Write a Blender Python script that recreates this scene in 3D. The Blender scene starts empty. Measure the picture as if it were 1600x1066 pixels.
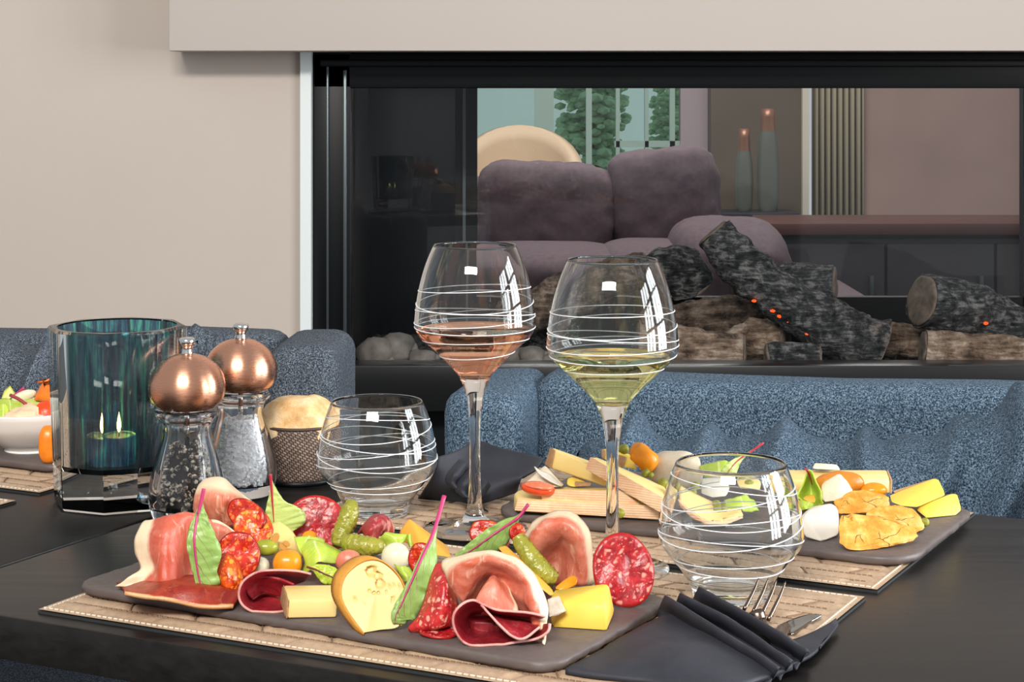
import bpy, bmesh, math, random
from mathutils import Vector, Matrix, noise as mnoise
random.seed(7)
SC = bpy.context.scene
COL = SC.collection
PI = math.pi
# ------------------------------------------------------------------ camera, world, light, exposure
TZ = 0.75            # table top height
CAMZ = 1.10          # camera height
FPX = 3000.0         # focal length in pixels of the 1600 px wide frame
HOR = 130.0          # image row of the horizon
cam_d = bpy.data.cameras.new('camera')
cam = bpy.data.objects.new('camera', cam_d)
COL.objects.link(cam)
cam.location = (0, 0, CAMZ)
cam.rotation_euler = (PI / 2, 0, 0)
cam_d.sensor_width = 36
cam_d.lens = FPX / 1600 * 36
cam_d.shift_y = -(533 - HOR) / 1600
cam_d.clip_start = 0.05
SC.camera = cam
vs = SC.view_settings
vs.view_transform = 'Standard'
vs.look = 'None'
vs.gamma = 1
vs.use_curve_mapping = False
vs.exposure = 0.06
try:
    SC.cycles.use_denoising = True
    SC.cycles.max_bounces = 14
    SC.cycles.transmission_bounces = 14
    SC.cycles.glossy_bounces = 6
    SC.cycles.diffuse_bounces = 3
    SC.cycles.transparent_max_bounces = 24
    SC.cycles.sample_clamp_indirect = 6
    SC.cycles.blur_glossy = 0.3
except Exception:
    pass
w = bpy.data.worlds.new('world')
SC.world = w
w.use_nodes = True
w.node_tree.nodes['Background'].inputs[0].default_value = (0.90, 0.95, 1.0, 1)
w.node_tree.nodes['Background'].inputs[1].default_value = 0.48


def area(name, loc, target, sx, sy, power, col):
    d = bpy.data.lights.new(name, 'AREA')
    d.shape = 'RECTANGLE'
    d.size, d.size_y, d.energy, d.color = sx, sy, power, col
    o = bpy.data.objects.new(name, d)
    COL.objects.link(o)
    o.location = loc
    o.rotation_euler = (Vector(target) - Vector(loc)).to_track_quat('-Z', 'Y').to_euler()
    return o


# daylight coming in through the two windows of the side wall, and a high window behind
area('window_daylight', (2.62, 0.35, 1.45), (0.0, 0.55, 1.2), 0.95, 1.5, 78, (0.93, 0.97, 1.0))
area('window_daylight', (2.62, 1.55, 1.45), (0.0, 1.55, 1.2), 0.95, 1.5, 78, (0.93, 0.97, 1.0))
area('skylight_daylight', (-0.5, -1.6, 2.9), (0.0, 2.2, 0.8), 1.7, 0.42, 155, (1.0, 0.95, 0.88))

area('lounge_fill_light', (.5, 6.6, 2.65), (.5, 6.9, 0), 2.2, 1.6, 75, (1.0, .95, .88))  # added fill lamp, no visible fixture; brightens the lounge beyond the fireplace


def lin(r, g, b):
    return tuple(((c / 255) / 12.92 if c / 255 <= .04045 else ((c / 255 + .055) / 1.055) ** 2.4) for c in (r, g, b)) + (1,)


# ------------------------------------------------------------------ places
def P(px, py, g, H):
    """a point of the scene seen at (px, py) standing over row g of the plane H below the eye"""
    g = max(g, py)
    Y = FPX * H / (g - HOR)
    return Vector(((px - 800) / FPX * Y, Y, CAMZ - (py - HOR) / FPX * Y))


def W(px, py, Y):
    return Vector(((px - 800) / FPX * Y, Y, CAMZ - (py - HOR) / FPX * Y))


MAT_T, SLATE_T = 0.004, 0.007
HT = CAMZ - TZ                 # eye above the table top
HM = HT - MAT_T                # above a placemat
HP = HM - SLATE_T              # above a slate
CROP = {'A': (170, 730, 4.636), 'B': (400, 730, 5.612), 'C': (620, 830, 5.329), 'D': (790, 680, 5.926),
        'E': (1200, 700, 4.706), 'F': (0, 560, 6.267), 'G': (640, 680, 6.667), '1': (100, 720, 3.08),
        '2': (400, 720, 3.5525), '3': (650, 760, 3.483), '4': (740, 660, 3.81), '5': (1020, 680, 2.963),
        '6': (880, 860, 3.077), 'L': (1000, 80, 2.05), 'S': (460, 60, 1.973), 'Z': (0, 0, 1.0)}


def cp(c, x, y):
    a = CROP[c]
    return a[0] + x / a[2], a[1] + y / a[2]


# ------------------------------------------------------------------ material helpers
class NT:
    def __init__(s, name):
        s.m = bpy.data.materials.new(name)
        s.m.use_nodes = True
        s.t = s.m.node_tree
        s.p = s.t.nodes['Principled BSDF']
        s.out = s.t.nodes['Material Output']

    def n(s, typ, **kw):
        nd = s.t.nodes.new(typ)
        for k, v in kw.items():
            setattr(nd, k, v)
        return nd

    def l(s, a, b):
        s.t.links.new(a, b)

    def set(s, **kw):
        for k, v in kw.items():
            i = s.p.inputs[k.replace('_', ' ')]
            if hasattr(v, 'links'):
                s.l(v, i)
            else:
                i.default_value = v
        return s

    def co(s, kind='Object', scale=(1, 1, 1), rot=(0, 0, 0)):
        c = s.n('ShaderNodeTexCoord')
        mp = s.n('ShaderNodeMapping')
        mp.inputs['Scale'].default_value = scale
        mp.inputs['Rotation'].default_value = rot
        s.l(c.outputs[kind], mp.inputs['Vector'])
        return mp.outputs[0]

    def noise(s, co, scale, detail=3, rough=.55, dist=0):
        nd = s.n('ShaderNodeTexNoise')
        s.l(co, nd.inputs['Vector'])
        nd.inputs['Scale'].default_value = scale
        nd.inputs['Detail'].default_value = detail
        nd.inputs['Roughness'].default_value = rough
        nd.inputs['Distortion'].default_value = dist
        return nd.outputs['Fac']

    def voro(s, co, scale, feature='F1', rnd=1.0, out='Distance'):
        nd = s.n('ShaderNodeTexVoronoi')
        nd.feature = feature
        s.l(co, nd.inputs['Vector'])
        nd.inputs['Scale'].default_value = scale
        nd.inputs['Randomness'].default_value = rnd
        return nd.outputs[out]

    def wave(s, co, scale, dist=0, direction='X', detail=2):
        nd = s.n('ShaderNodeTexWave')
        nd.bands_direction = direction
        s.l(co, nd.inputs['Vector'])
        nd.inputs['Scale'].default_value = scale
        nd.inputs['Distortion'].default_value = dist
        nd.inputs['Detail'].default_value = detail
        return nd.outputs['Fac']

    def ramp(s, fac, stops, interp='LINEAR'):
        nd = s.n('ShaderNodeValToRGB')
        nd.color_ramp.interpolation = interp
        el = nd.color_ramp.elements
        while len(el) < len(stops):
            el.new(0.5)
        for e, (p, c) in zip(el, stops):
            e.position = p
            e.color = c if hasattr(c, '__len__') else (c, c, c, 1)
        s.l(fac, nd.inputs[0])
        return nd.outputs[0]

    def mix(s, fac, a, b, mode='MIX'):
        nd = s.n('ShaderNodeMix', data_type='RGBA', blend_type=mode)
        for v, i in ((fac, nd.inputs[0]), (a, nd.inputs[6]), (b, nd.inputs[7])):
            if hasattr(v, 'links'):
                s.l(v, i)
            else:
                i.default_value = v
        return nd.outputs[2]

    def math(s, op, a, b=0.0):
        nd = s.n('ShaderNodeMath', operation=op)
        for v, i in ((a, nd.inputs[0]), (b, nd.inputs[1])):
            if hasattr(v, 'links'):
                s.l(v, i)
            else:
                i.default_value = v
        return nd.outputs[0]

    def sep(s, co):
        nd = s.n('ShaderNodeSeparateXYZ')
        s.l(co, nd.inputs[0])
        return nd.outputs

    def bump(s, h, strength=.3, dist=.001):
        nd = s.n('ShaderNodeBump')
        nd.inputs['Strength'].default_value = strength
        nd.inputs['Distance'].default_value = dist
        s.l(h, nd.inputs['Height'])
        s.l(nd.outputs[0], s.p.inputs['Normal'])
        return s


MATS = {}


def plain(name, col, rough=.5, metal=0., spec=.5, nscale=0, namp=.12, bumpv=0, **kw):
    t = NT(name)
    if nscale:
        f = t.noise(t.co(), nscale, 4)
        d = tuple(c * (1 - namp) for c in col[:3]) + (1,)
        l_ = tuple(min(1, c * (1 + namp)) for c in col[:3]) + (1,)
        t.set(Base_Color=t.ramp(f, [(.3, d), (.7, l_)]))
        if bumpv:
            t.bump(f, bumpv, .001)
    else:
        t.set(Base_Color=col)
    t.set(Roughness=rough, Metallic=metal, Specular_IOR_Level=spec)
    for k, v in kw.items():
        t.set(**{k: v})
    MATS[name] = t.m
    return t.m


def thin_glass(name, tint=(1, 1, 1, 1), refl=1.0, rough=0.0):
    """a pane: see-through with a Fresnel mirror on top"""
    t = NT(name)
    t.t.nodes.remove(t.p)
    tr = t.n('ShaderNodeBsdfTransparent')
    tr.inputs[0].default_value = tint
    gl = t.n('ShaderNodeBsdfGlossy')
    gl.inputs['Roughness'].default_value = rough
    fr = t.n('ShaderNodeFresnel')
    fr.inputs[0].default_value = 1.5
    mx = t.n('ShaderNodeMixShader')
    t.l(t.math('MULTIPLY', fr.outputs[0], refl), mx.inputs[0])
    t.l(tr.outputs[0], mx.inputs[1])
    t.l(gl.outputs[0], mx.inputs[2])
    t.l(mx.outputs[0], t.out.inputs[0])
    MATS[name] = t.m
    return t.m


def solid_glass(name, col=(1, 1, 1, 1), ior=1.5, rough=0.0):
    t = NT(name)
    t.t.nodes.remove(t.p)
    g = t.n('ShaderNodeBsdfGlass')
    g.inputs['Color'].default_value = col
    g.inputs['IOR'].default_value = ior
    g.inputs['Roughness'].default_value = rough
    t.l(g.outputs[0], t.out.inputs[0])
    MATS[name] = t.m
    return t.m


def emit(name, col, st):
    t = NT(name)
    t.t.nodes.remove(t.p)
    e = t.n('ShaderNodeEmission')
    e.inputs[0].default_value = col
    e.inputs[1].default_value = st
    t.l(e.outputs[0], t.out.inputs[0])
    MATS[name] = t.m
    return t.m


# ------------------------------------------------------------------ object helpers
def link(name, me, mat, origin=None, parent=None, smooth=True):
    """mesh data in world coordinates -> one object whose origin is its base"""
    if origin is None:
        xs = [v.co for v in me.vertices]
        mn = Vector((min(v.x for v in xs), min(v.y for v in xs), min(v.z for v in xs)))
        mx = Vector((max(v.x for v in xs), max(v.y for v in xs), max(v.z for v in xs)))
        origin = Vector(((mn.x + mx.x) / 2, (mn.y + mx.y) / 2, mn.z))
    origin = Vector(origin)
    me.transform(Matrix.Translation(-origin))
    if smooth:
        me.polygons.foreach_set('use_smooth', [True] * len(me.polygons))
    o = bpy.data.objects.new(name, me)
    COL.objects.link(o)
    if isinstance(mat, (list, tuple)):
        for m in mat:
            me.materials.append(m)
    elif mat is not None:
        me.materials.append(mat)
    if parent is not None:
        o.parent = parent
        pl, q = Vector(parent.location), parent.parent
        while q is not None:
            pl = pl + Vector(q.location)
            q = q.parent
        o.location = origin - pl
    else:
        o.location = origin
    return o


def obj(name, bm, mat, parent=None, origin=None, smooth=True):
    me = bpy.data.meshes.new(name)
    bmesh.ops.recalc_face_normals(bm, faces=bm.faces)
    bm.to_mesh(me)
    bm.free()
    return link(name, me, mat, origin, parent, smooth)


def tag(o, label, cat, group=None, kind=None):
    o['label'] = label
    o['category'] = cat
    if group:
        o['group'] = group
    if kind:
        o['kind'] = kind
    return o


def struct(o):
    o['kind'] = 'structure'
    return o


def thing(name, label, cat, loc, group=None):
    o = bpy.data.objects.new(name, None)
    COL.objects.link(o)
    o.location = loc
    o.empty_display_size = .05
    return tag(o, label, cat, group)


def sharp(o, deg=35):
    """flat facets stay crisp: split normals by angle"""
    me = o.data
    bm = bmesh.new()
    bm.from_mesh(me)
    lim = math.radians(deg)
    for e in bm.edges:
        if len(e.link_faces) == 2 and e.calc_face_angle(0) > lim:
            e.smooth = False
    bm.to_mesh(me)
    bm.free()
    return o


def cr(p0, p1, p2, p3, t):
    return .5 * ((2 * p1) + (p2 - p0) * t + (2 * p0 - 5 * p1 + 4 * p2 - p3) * t * t + (3 * p1 - p0 - 3 * p2 + p3) * t ** 3)


def spline(pts, sub):
    if len(pts) < 2:
        return pts
    out = []
    n = len(pts)
    for i in range(n - 1):
        a = pts[max(i - 1, 0)]
        d = pts[min(i + 2, n - 1)]
        if i == 0:
            a = pts[0] * 2 - pts[1]
        if i == n - 2:
            d = pts[-1] * 2 - pts[-2]
        for k in range(sub):
            out.append(cr(a, pts[i], pts[i + 1], d, k / sub))
    out.append(pts[-1])
    return out


def add_box(bm, cx, cy, cz, sx, sy, sz, M=None):
    vs_ = []
    for dz in (-.5, .5):
        for dx, dy in ((-.5, -.5), (.5, -.5), (.5, .5), (-.5, .5)):
            v = Vector((cx + dx * sx, cy + dy * sy, cz + dz * sz))
            if M is not None:
                v = M @ v
            vs_.append(bm.verts.new(v))
    for f in ((0, 3, 2, 1), (4, 5, 6, 7), (0, 1, 5, 4), (1, 2, 6, 5), (2, 3, 7, 6), (3, 0, 4, 7)):
        bm.faces.new([vs_[i] for i in f])
    return vs_


def box(name, c, s, mat, parent=None, bev=0, M=None, seg=2, origin=None):
    bm = bmesh.new()
    add_box(bm, *c, *s, M)
    if bev:
        bmesh.ops.bevel(bm, geom=bm.edges[:], offset=bev, segments=seg, profile=.5, affect='EDGES')
    o = obj(name, bm, mat, parent, origin)
    return sharp(o)


def lathe(profile, center, seg=48, close=False):
    """profile of (r, z) in metres around the vertical through center"""
    bm = bmesh.new()
    rings = []
    for r, z in profile:
        if r < 1e-6:
            rings.append([bm.verts.new(center + Vector((0, 0, z)))])
        else:
            rings.append([bm.verts.new(center + Vector((r * math.cos(2 * PI * k / seg), r * math.sin(2 * PI * k / seg), z))) for k in range(seg)])
    prs = list(zip(rings, rings[1:]))
    if close:
        prs.append((rings[-1], rings[0]))
    for a, b in prs:
        for k in range(seg):
            k2 = (k + 1) % seg
            if len(a) == 1 and len(b) == 1:
                continue
            if len(a) == 1:
                bm.faces.new((a[0], b[k2], b[k]))
            elif len(b) == 1:
                bm.faces.new((a[k], a[k2], b[0]))
            else:
                bm.faces.new((a[k], a[k2], b[k2], b[k]))
    return bm


def smooth_profile(pts, sub=5):
    v = spline([Vector((a, b, 0)) for a, b in pts], sub)
    return [(max(p.x, 0), p.y) for p in v]


def tube_bm(pts, radii, seg=10, bm=None, caps=True, nz=0, nscale=40, closed=False):
    bm = bm or bmesh.new()
    n = len(pts)
    rings = []
    ref = Vector((.13, .31, .94)).normalized()
    for i, p in enumerate(pts):
        if closed:
            t = pts[(i + 1) % n] - pts[i - 1]
        else:
            t = pts[min(i + 1, n - 1)] - pts[max(i - 1, 0)]
        t = t.normalized() if t.length > 1e-9 else Vector((0, 0, 1))
        a = t.cross(ref)
        if a.length < .05:
            a = t.cross(Vector((1, 0, 0)))
        a.normalize()
        b = t.cross(a)
        ring = []
        for k in range(seg):
            d = a * math.cos(2 * PI * k / seg) + b * math.sin(2 * PI * k / seg)
            r = radii[i]
            if nz:
                q = (p + d * r) * nscale
                r *= 1 + nz * mnoise.fractal(q, 1.0, 2.0, 3)
            ring.append(bm.verts.new(p + d * r))
        rings.append(ring)
    m = n if closed else n - 1
    for i in range(m):
        A, B = rings[i], rings[(i + 1) % n]
        for k in range(seg):
            bm.faces.new((A[k], A[(k + 1) % seg], B[(k + 1) % seg], B[k]))
    if caps and not closed:
        bm.faces.new(rings[0][::-1])
        bm.faces.new(rings[-1])
    return bm


def sheet(name, label, cat, mat, crop, g0, patches, H=HP, th=.0016, sub=6, parent=None, wave=0, group=None, wscale=60):
    """a soft slice: control rows of (x, y, dg) in a close-up's units, splined to a skin with its own thickness"""
    me = bpy.data.meshes.new(name)
    verts, faces, uvs = [], [], []
    for rows in patches:
        grid = [spline([P(*cp(crop, x, y), g0 + dg, H) for x, y, dg in r], sub) for r in rows]
        cols = len(grid[0])
        full = [spline([grid[i][j] for i in range(len(grid))], sub) for j in range(cols)]
        nr = len(full[0])
        base = len(verts)
        zmin = CAMZ - H + th * .6
        for i in range(nr):
            for j in range(cols):
                v = full[j][i].copy()
                if wave:
                    v += Vector((mnoise.noise(v * wscale), mnoise.noise(v * wscale + Vector((9, 3, 1))), mnoise.noise(v * wscale + Vector((4, 7, 5))))) * wave
                v.z = max(v.z, zmin)
                verts.append(v)
                uvs.append((j / (cols - 1), i / (nr - 1)))
        for i in range(nr - 1):
            for j in range(cols - 1):
                a = base + i * cols + j
                faces.append((a, a + 1, a + cols + 1, a + cols))
    me.from_pydata(verts, [], faces)
    uvl = me.uv_layers.new(name='UVMap')
    for lp in me.loops:
        uvl.data[lp.index].uv = uvs[lp.vertex_index]
    o = link(name, me, mat, None, parent)
    md = o.modifiers.new('thickness', 'SOLIDIFY')
    md.thickness = th
    md.offset = 0
    if label:
        tag(o, label, cat, group)
    return o


def hull(name, label, cat, mat, pts, bev=.0015, parent=None, group=None, H=HP, crop='Z', seg=2, nz=0, nscale=80, cuts=0, smooth=0):
    """a cut block: convex body over points (x, y, g)"""
    bm = bmesh.new()
    for x, y, g in pts:
        px, py = cp(crop, x, y)
        bm.verts.new(P(px, py, g, H))
    r = bmesh.ops.convex_hull(bm, input=bm.verts[:])
    bmesh.ops.delete(bm, geom=[g_ for g_ in r['geom_interior'] if isinstance(g_, bmesh.types.BMVert)], context='VERTS')
    bmesh.ops.dissolve_limit(bm, angle_limit=math.radians(9), verts=bm.verts[:], edges=bm.edges[:])
    if bev:
        bmesh.ops.bevel(bm, geom=bm.edges[:], offset=bev, segments=seg, profile=.5, affect='EDGES', clamp_overlap=True)
    if cuts:
        bmesh.ops.triangulate(bm, faces=bm.faces[:])
        bmesh.ops.subdivide_edges(bm, edges=bm.edges[:], cuts=cuts, use_grid_fill=True)
    for _ in range(smooth):
        bmesh.ops.smooth_vert(bm, verts=bm.verts[:], factor=.5, use_axis_x=True, use_axis_y=True, use_axis_z=True)
    if nz:
        for v in bm.verts:
            v.co += Vector((mnoise.noise(v.co * nscale), mnoise.noise(v.co * nscale + Vector((5, 1, 2))), mnoise.noise(v.co * nscale + Vector((2, 8, 4))))) * nz
    o = sharp(obj(name, bm, mat, parent), 40 if not smooth else 170)
    if label:
        tag(o, label, cat, group)
    return o


def rel_box(name, label, cat, mat, base, size, yaw=0, pitch=0, roll=0, bev=.0015, group=None, parent=None, nz=0, cuts=3):
    """a cut block by base point, size and turn"""
    bm = bmesh.new()
    M = Matrix.Translation(base) @ Matrix.Rotation(math.radians(yaw), 4, 'Z') @ Matrix.Rotation(math.radians(pitch), 4, 'Y') @ Matrix.Rotation(math.radians(roll), 4, 'X')
    add_box(bm, 0, 0, size[2] / 2, *size, M)
    bmesh.ops.bevel(bm, geom=bm.edges[:], offset=bev, segments=2, profile=.5, affect='EDGES')
    if nz:
        bmesh.ops.subdivide_edges(bm, edges=bm.edges[:], cuts=cuts, use_grid_fill=True)
        for v in bm.verts:
            v.co += Vector((mnoise.noise(v.co * 90), mnoise.noise(v.co * 90 + Vector((5, 1, 2))), mnoise.noise(v.co * 90 + Vector((2, 8, 4))))) * nz
    o = sharp(obj(name, bm, mat, parent), 40)
    if label:
        tag(o, label, cat, group)
    return o


def disc(name, label, cat, mat, c, rx, rz, normal, th=.003, wob=.0015, group=None, roll=0, H=HP, seed=0, flat=False, parent=None):
    """a round slice with its own thickness, a wavy skin and an uneven rim"""
    n = Vector(normal).normalized()
    up = Vector((0, 0, 1)) if not flat else Vector((0, 1, 0))
    a = up.cross(n)
    a.normalize()
    b = n.cross(a)
    if roll:
        R = Matrix.Rotation(math.radians(roll), 3, n)
        a, b = R @ a, R @ b
    bm = bmesh.new()
    uvl = bm.loops.layers.uv.new('UVMap')
    rings, seg = 9, 40
    uv = {}

    def layer(s):
        L = [[bm.verts.new(c + n * (s * th / 2 + wob * mnoise.noise(Vector((seed, 0, 0)))))]]
        uv[L[0][0]] = (.5, .5)
        for i in range(1, rings + 1):
            ring = []
            for k in range(seg):
                th_ = 2 * PI * k / seg
                e = 1 + .04 * mnoise.noise(Vector((math.cos(th_) * 1.5 + seed, math.sin(th_) * 1.5, seed)))
                r = i / rings * e
                q = a * (rx * r * math.cos(th_)) + b * (rz * r * math.sin(th_))
                dz = wob * mnoise.noise(Vector((math.cos(th_) * r * 1.6 + seed, math.sin(th_) * r * 1.6, seed * 2)))
                v = bm.verts.new(c + q + n * (s * th / 2 * (1 if i < rings else .6) + dz))
                uv[v] = (.5 + .5 * i / rings * math.cos(th_), .5 + .5 * i / rings * math.sin(th_))
                ring.append(v)
            L.append(ring)
        for k in range(seg):
            bm.faces.new((L[0][0], L[1][k], L[1][(k + 1) % seg]))
        for i in range(1, rings):
            for k in range(seg):
                bm.faces.new((L[i][k], L[i + 1][k], L[i + 1][(k + 1) % seg], L[i][(k + 1) % seg]))
        return L[-1]

    t, u_ = layer(1), layer(-1)
    for k in range(seg):
        bm.faces.new((t[k], t[(k + 1) % seg], u_[(k + 1) % seg], u_[k]))
    for f in bm.faces:
        for lp in f.loops:
            lp[uvl].uv = uv[lp.vert]
    zmin = CAMZ - H
    low = min(v.co.z for v in bm.verts)
    if low < zmin:
        for v in bm.verts:
            v.co.z += zmin - low
    o = obj(name, bm, mat, parent)
    if label:
        tag(o, label, cat, group)
    return o


def blob(name, label, cat, mat, c, r, yaw=0, pitch=0, roll=0, nz=.06, nscale=60, flat=None, sub=4, group=None, parent=None, power=2.0, origin=None):
    """a rounded lump; power > 2 squares it off, flat cuts its underside"""
    bm = bmesh.new()
    bmesh.ops.create_icosphere(bm, subdivisions=sub, radius=1)
    M = Matrix.Rotation(math.radians(yaw), 3, 'Z') @ Matrix.Rotation(math.radians(pitch), 3, 'Y') @ Matrix.Rotation(math.radians(roll), 3, 'X')
    c = Vector(c)
    for v in bm.verts:
        d = v.co.normalized()
        if power != 2:
            k = (abs(d.x) ** power + abs(d.y) ** power + abs(d.z) ** power) ** (-1 / power)
            d = d * k
        p = Vector((d.x * r[0], d.y * r[1], d.z * r[2]))
        p = M @ p
        f = 1 + nz * mnoise.fractal((c + p) * nscale, 1.0, 2.0, 3)
        v.co = c + p * f
        if flat is not None and v.co.z < flat:
            v.co.z = flat + (v.co.z - flat) * .03
    o = obj(name, bm, mat, parent, origin)
    if label:
        tag(o, label, cat, group)
    return o


def path(name, label, cat, mat, crop, g0, pts, radii, H=HP, sub=6, seg=14, nz=0, nscale=300, parent=None, group=None):
    """a rounded stalk or gherkin along points (x, y, dg), radii in metres"""
    q = spline([P(*cp(crop, x, y), g0 + dg, H) for x, y, dg in pts], sub)
    rr = spline([Vector((r, 0, 0)) for r in radii], sub)
    for v, r in zip(q, rr):
        v.z = max(v.z, CAMZ - H + .0006 + r.x * .95)
    o = obj(name, tube_bm(q, [max(v.x, .0003) for v in rr], seg, nz=nz, nscale=nscale), mat, parent)
    if label:
        tag(o, label, cat, group)
    return o


def leaf(label, crop, g0, pts, mat, stem_mat, H=HP, stem_r=.0013, curl=.25, group=None, name='chard_leaf', cat='leaf', stem_to=.8, depth=.3):
    """pts: (x, y, dg, left width, right width) along the midrib, tip of the stalk first"""
    k = CROP[crop][2]
    sp = [P(*cp(crop, p[0], p[1]), g0 + p[2], H) for p in pts]
    S = 7
    c = spline(sp, S)
    wl = [v.x for v in spline([Vector((p[3], 0, 0)) for p in pts], S)]
    wr = [v.x for v in spline([Vector((p[4], 0, 0)) for p in pts], S)]
    root = thing(name, label, cat, (sum(sp, Vector()) / len(sp))[:2] + (min(p.z for p in sp),), group)
    verts, faces, uvs = [], [], []
    m = 6
    n = len(c)
    for i, p in enumerate(c):
        t = (c[min(i + 1, n - 1)] - c[max(i - 1, 0)]).normalized()
        sc = p.y / FPX / k
        side = Vector((-t.z, 0, t.x))
        if side.length < .01:
            side = Vector((1, 0, 0))
        side.normalize()
        if side.x < 0:
            side = -side
        nrm = Vector((0, -1, 0))
        for j in range(-m, m + 1):
            s = j / m
            wd = (wr[i] if s > 0 else wl[i]) * sc
            q = p + side * (s * max(wd, 0)) - nrm * (abs(s) ** 1.6 * curl * max(wd, 0)) - nrm * (s * depth * max(wd, 0))
            e = (abs(s) ** 2 * .0030 * mnoise.noise(Vector((i * .33 + g0, s * 1.5, g0))) + .0012 * mnoise.noise(Vector((i * .8, s * 4, g0)))) * min(1, wd / .004)
            q = q - nrm * e
            q.z = max(q.z, CAMZ - H + .0006)
            verts.append(q)
            uvs.append((.5 + s / 2, i / (n - 1)))
    cols = 2 * m + 1
    for i in range(n - 1):
        for j in range(cols - 1):
            a = i * cols + j
            faces.append((a, a + 1, a + cols + 1, a + cols))
    me = bpy.data.meshes.new('blade')
    me.from_pydata(verts, [], faces)
    uvl = me.uv_layers.new(name='UVMap')
    for lp in me.loops:
        uvl.data[lp.index].uv = uvs[lp.vertex_index]
    o = link('blade', me, mat, None, root)
    md = o.modifiers.new('thickness', 'SOLIDIFY')
    md.thickness = .0006
    md.offset = 0
    ns = max(3, int(n * stem_to))
    stp = [c[i] + Vector((0, -.0007, 0)) for i in range(ns)]
    obj('stem', tube_bm(stp, [stem_r * .82 * (1 - .8 * i / ns) for i in range(ns)], 8), stem_mat, root)
    return root

# ------------------------------------------------------------------ materials of the room
wall_m = plain('wall_paint', lin(196, 184, 174), .85, nscale=3, namp=.02)
panel_m = plain('panel_paint', lin(198, 188, 180), .7, nscale=2, namp=.02)
trim_m = plain('white_trim', lin(225, 232, 232), .5)
black_m = plain('black_metal', (.004, .005, .006, 1), .4, spec=.25)
blackmatt_m = plain('black_firebox', (.008, .008, .009, 1), .6, nscale=8, namp=.3)
steel_edge_m = plain('steel_edge', (.10, .12, .13, 1), .35, .7)
pane_m = thin_glass('fireplace_pane', (.985, .988, .99, 1), .4)
floor_m = plain('dark_floor', (.05, .042, .036, 1), .5, nscale=4, namp=.3)


def wood_table():
    t = NT('black_table_wood')
    co = t.co('Object', (1.2, 16, 16), (0, 0, math.radians(27)))
    f = t.noise(co, 6, 5, .6, .5)
    t.set(Base_Color=t.ramp(f, [(.25, (.006, .0055, .0055, 1)), (.75, (.020, .018, .017, 1))]))
    t.set(Roughness=t.ramp(f, [(.2, .30), (.8, .42)]), Specular_IOR_Level=.24)
    t.bump(f, .12, .0006)
    return t.m


table_m = wood_table()


def fabric(name, dark, light, patch=None):
    t = NT(name)
    co = t.co('Object')
    x, y, z = t.sep(co)[:3]
    w1 = t.noise(co, 560, 2, .6)
    w2 = t.noise(t.co('Object', (1, 1, .55), (.3, .5, .2)), 1150, 2, .7)
    w3 = t.noise(co, 14, 3)
    f = t.math('ADD', t.math('MULTIPLY', w1, .5), t.math('MULTIPLY', w2, .5))
    c = t.ramp(f, [(.42, dark), (.51, tuple(a * .72 + b * .28 for a, b in zip(dark, light))), (.62, light)])
    if patch:
        c = t.mix(t.ramp(w3, [(.45, 0.), (.75, .55)]), c, patch, 'MIX')
    t.set(Base_Color=c, Roughness=.92, Specular_IOR_Level=.2)
    t.bump(f, .6, .0012)
    return t.m


denim_m = fabric('denim_fabric', (.008, .022, .045, 1), (.24, .34, .44, 1))
denim_grey_m = fabric('denim_fabric_grey', (.014, .020, .032, 1), (.24, .275, .32, 1))
sofa_m = plain('plum_sofa_fabric', lin(88, 74, 80), .9, nscale=60, namp=.15, bumpv=.2)
cream_m = plain('cream_leather', lin(206, 180, 150), .6)

# ------------------------------------------------------------------ the room shell
WY = 3.40            # face of the fireplace wall
OX0 = (487 - 800) / FPX * WY
FBZ = 0.60           # top of the front lip of the firebox
HB = 0.548           # sunken floor of the firebox behind the lip
OTOP = CAMZ + 47 / FPX * WY
struct(box('floor', (0, 4.0, -.03), (9, 14, .06), floor_m))
struct(box('wall_fireplace', ((-3.2 + (470 - 800) / FPX * WY) / 2, WY + .3, 1.35), ((470 - 800) / FPX * WY + 3.2, .6, 2.7), wall_m))
t1 = struct(box('trim_1', ((478.5 - 800) / FPX * WY, WY + .29, 1.35), (17 / FPX * WY, .6, 2.7), trim_m))
struct(box('wall_above_fireplace', ((OX0 + 3.2) / 2, WY + .33, (OTOP + 2.7) / 2), (3.2 - OX0, .54, 2.7 - OTOP), wall_m))
struct(box('wall_below_fireplace', ((OX0 + 3.2) / 2, WY + .35, (HB - .03) / 2), (3.2 - OX0, .5, HB - .03), black_m))
ov_x0 = (267 - 800) / FPX * 3.30
struct(box('wall_overhang', ((ov_x0 + 3.2) / 2, 3.345, (CAMZ + 50 / FPX * 3.30 + 2.7) / 2), (3.2 - ov_x0, .13, 2.7 - (CAMZ + 50 / FPX * 3.30)), panel_m, bev=.002))


# side wall with the two windows that light the room (real frames and openings)
def side_wall():
    bm = bmesh.new()
    x = 2.5
    add_box(bm, x, 0.95, .33, .08, 5.2, .66)
    add_box(bm, x, 0.95, 2.48, .08, 5.2, .5)
    for y0, y1 in ((-1.65, -.12), (.85, 1.05), (2.05, 3.55)):
        add_box(bm, x, (y0 + y1) / 2, 1.445, .08, y1 - y0, 1.57)
    struct(obj('wall_right', bm, wall_m, smooth=False))
    for i, yc in enumerate((.365, 1.55)):
        b = bmesh.new()
        for dy in (-.48, -.16, .16, .48):
            add_box(b, x, yc + dy, 1.445, .07, .05, 1.57)
        for z in (.69, 1.15, 1.7, 2.2):
            add_box(b, x, yc, z, .07, 1.0, .05)
        struct(obj('window_%d' % (i + 1), b, plain('window_wood_%d' % i, lin(120, 84, 55), .5), smooth=False))


side_wall()

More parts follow.
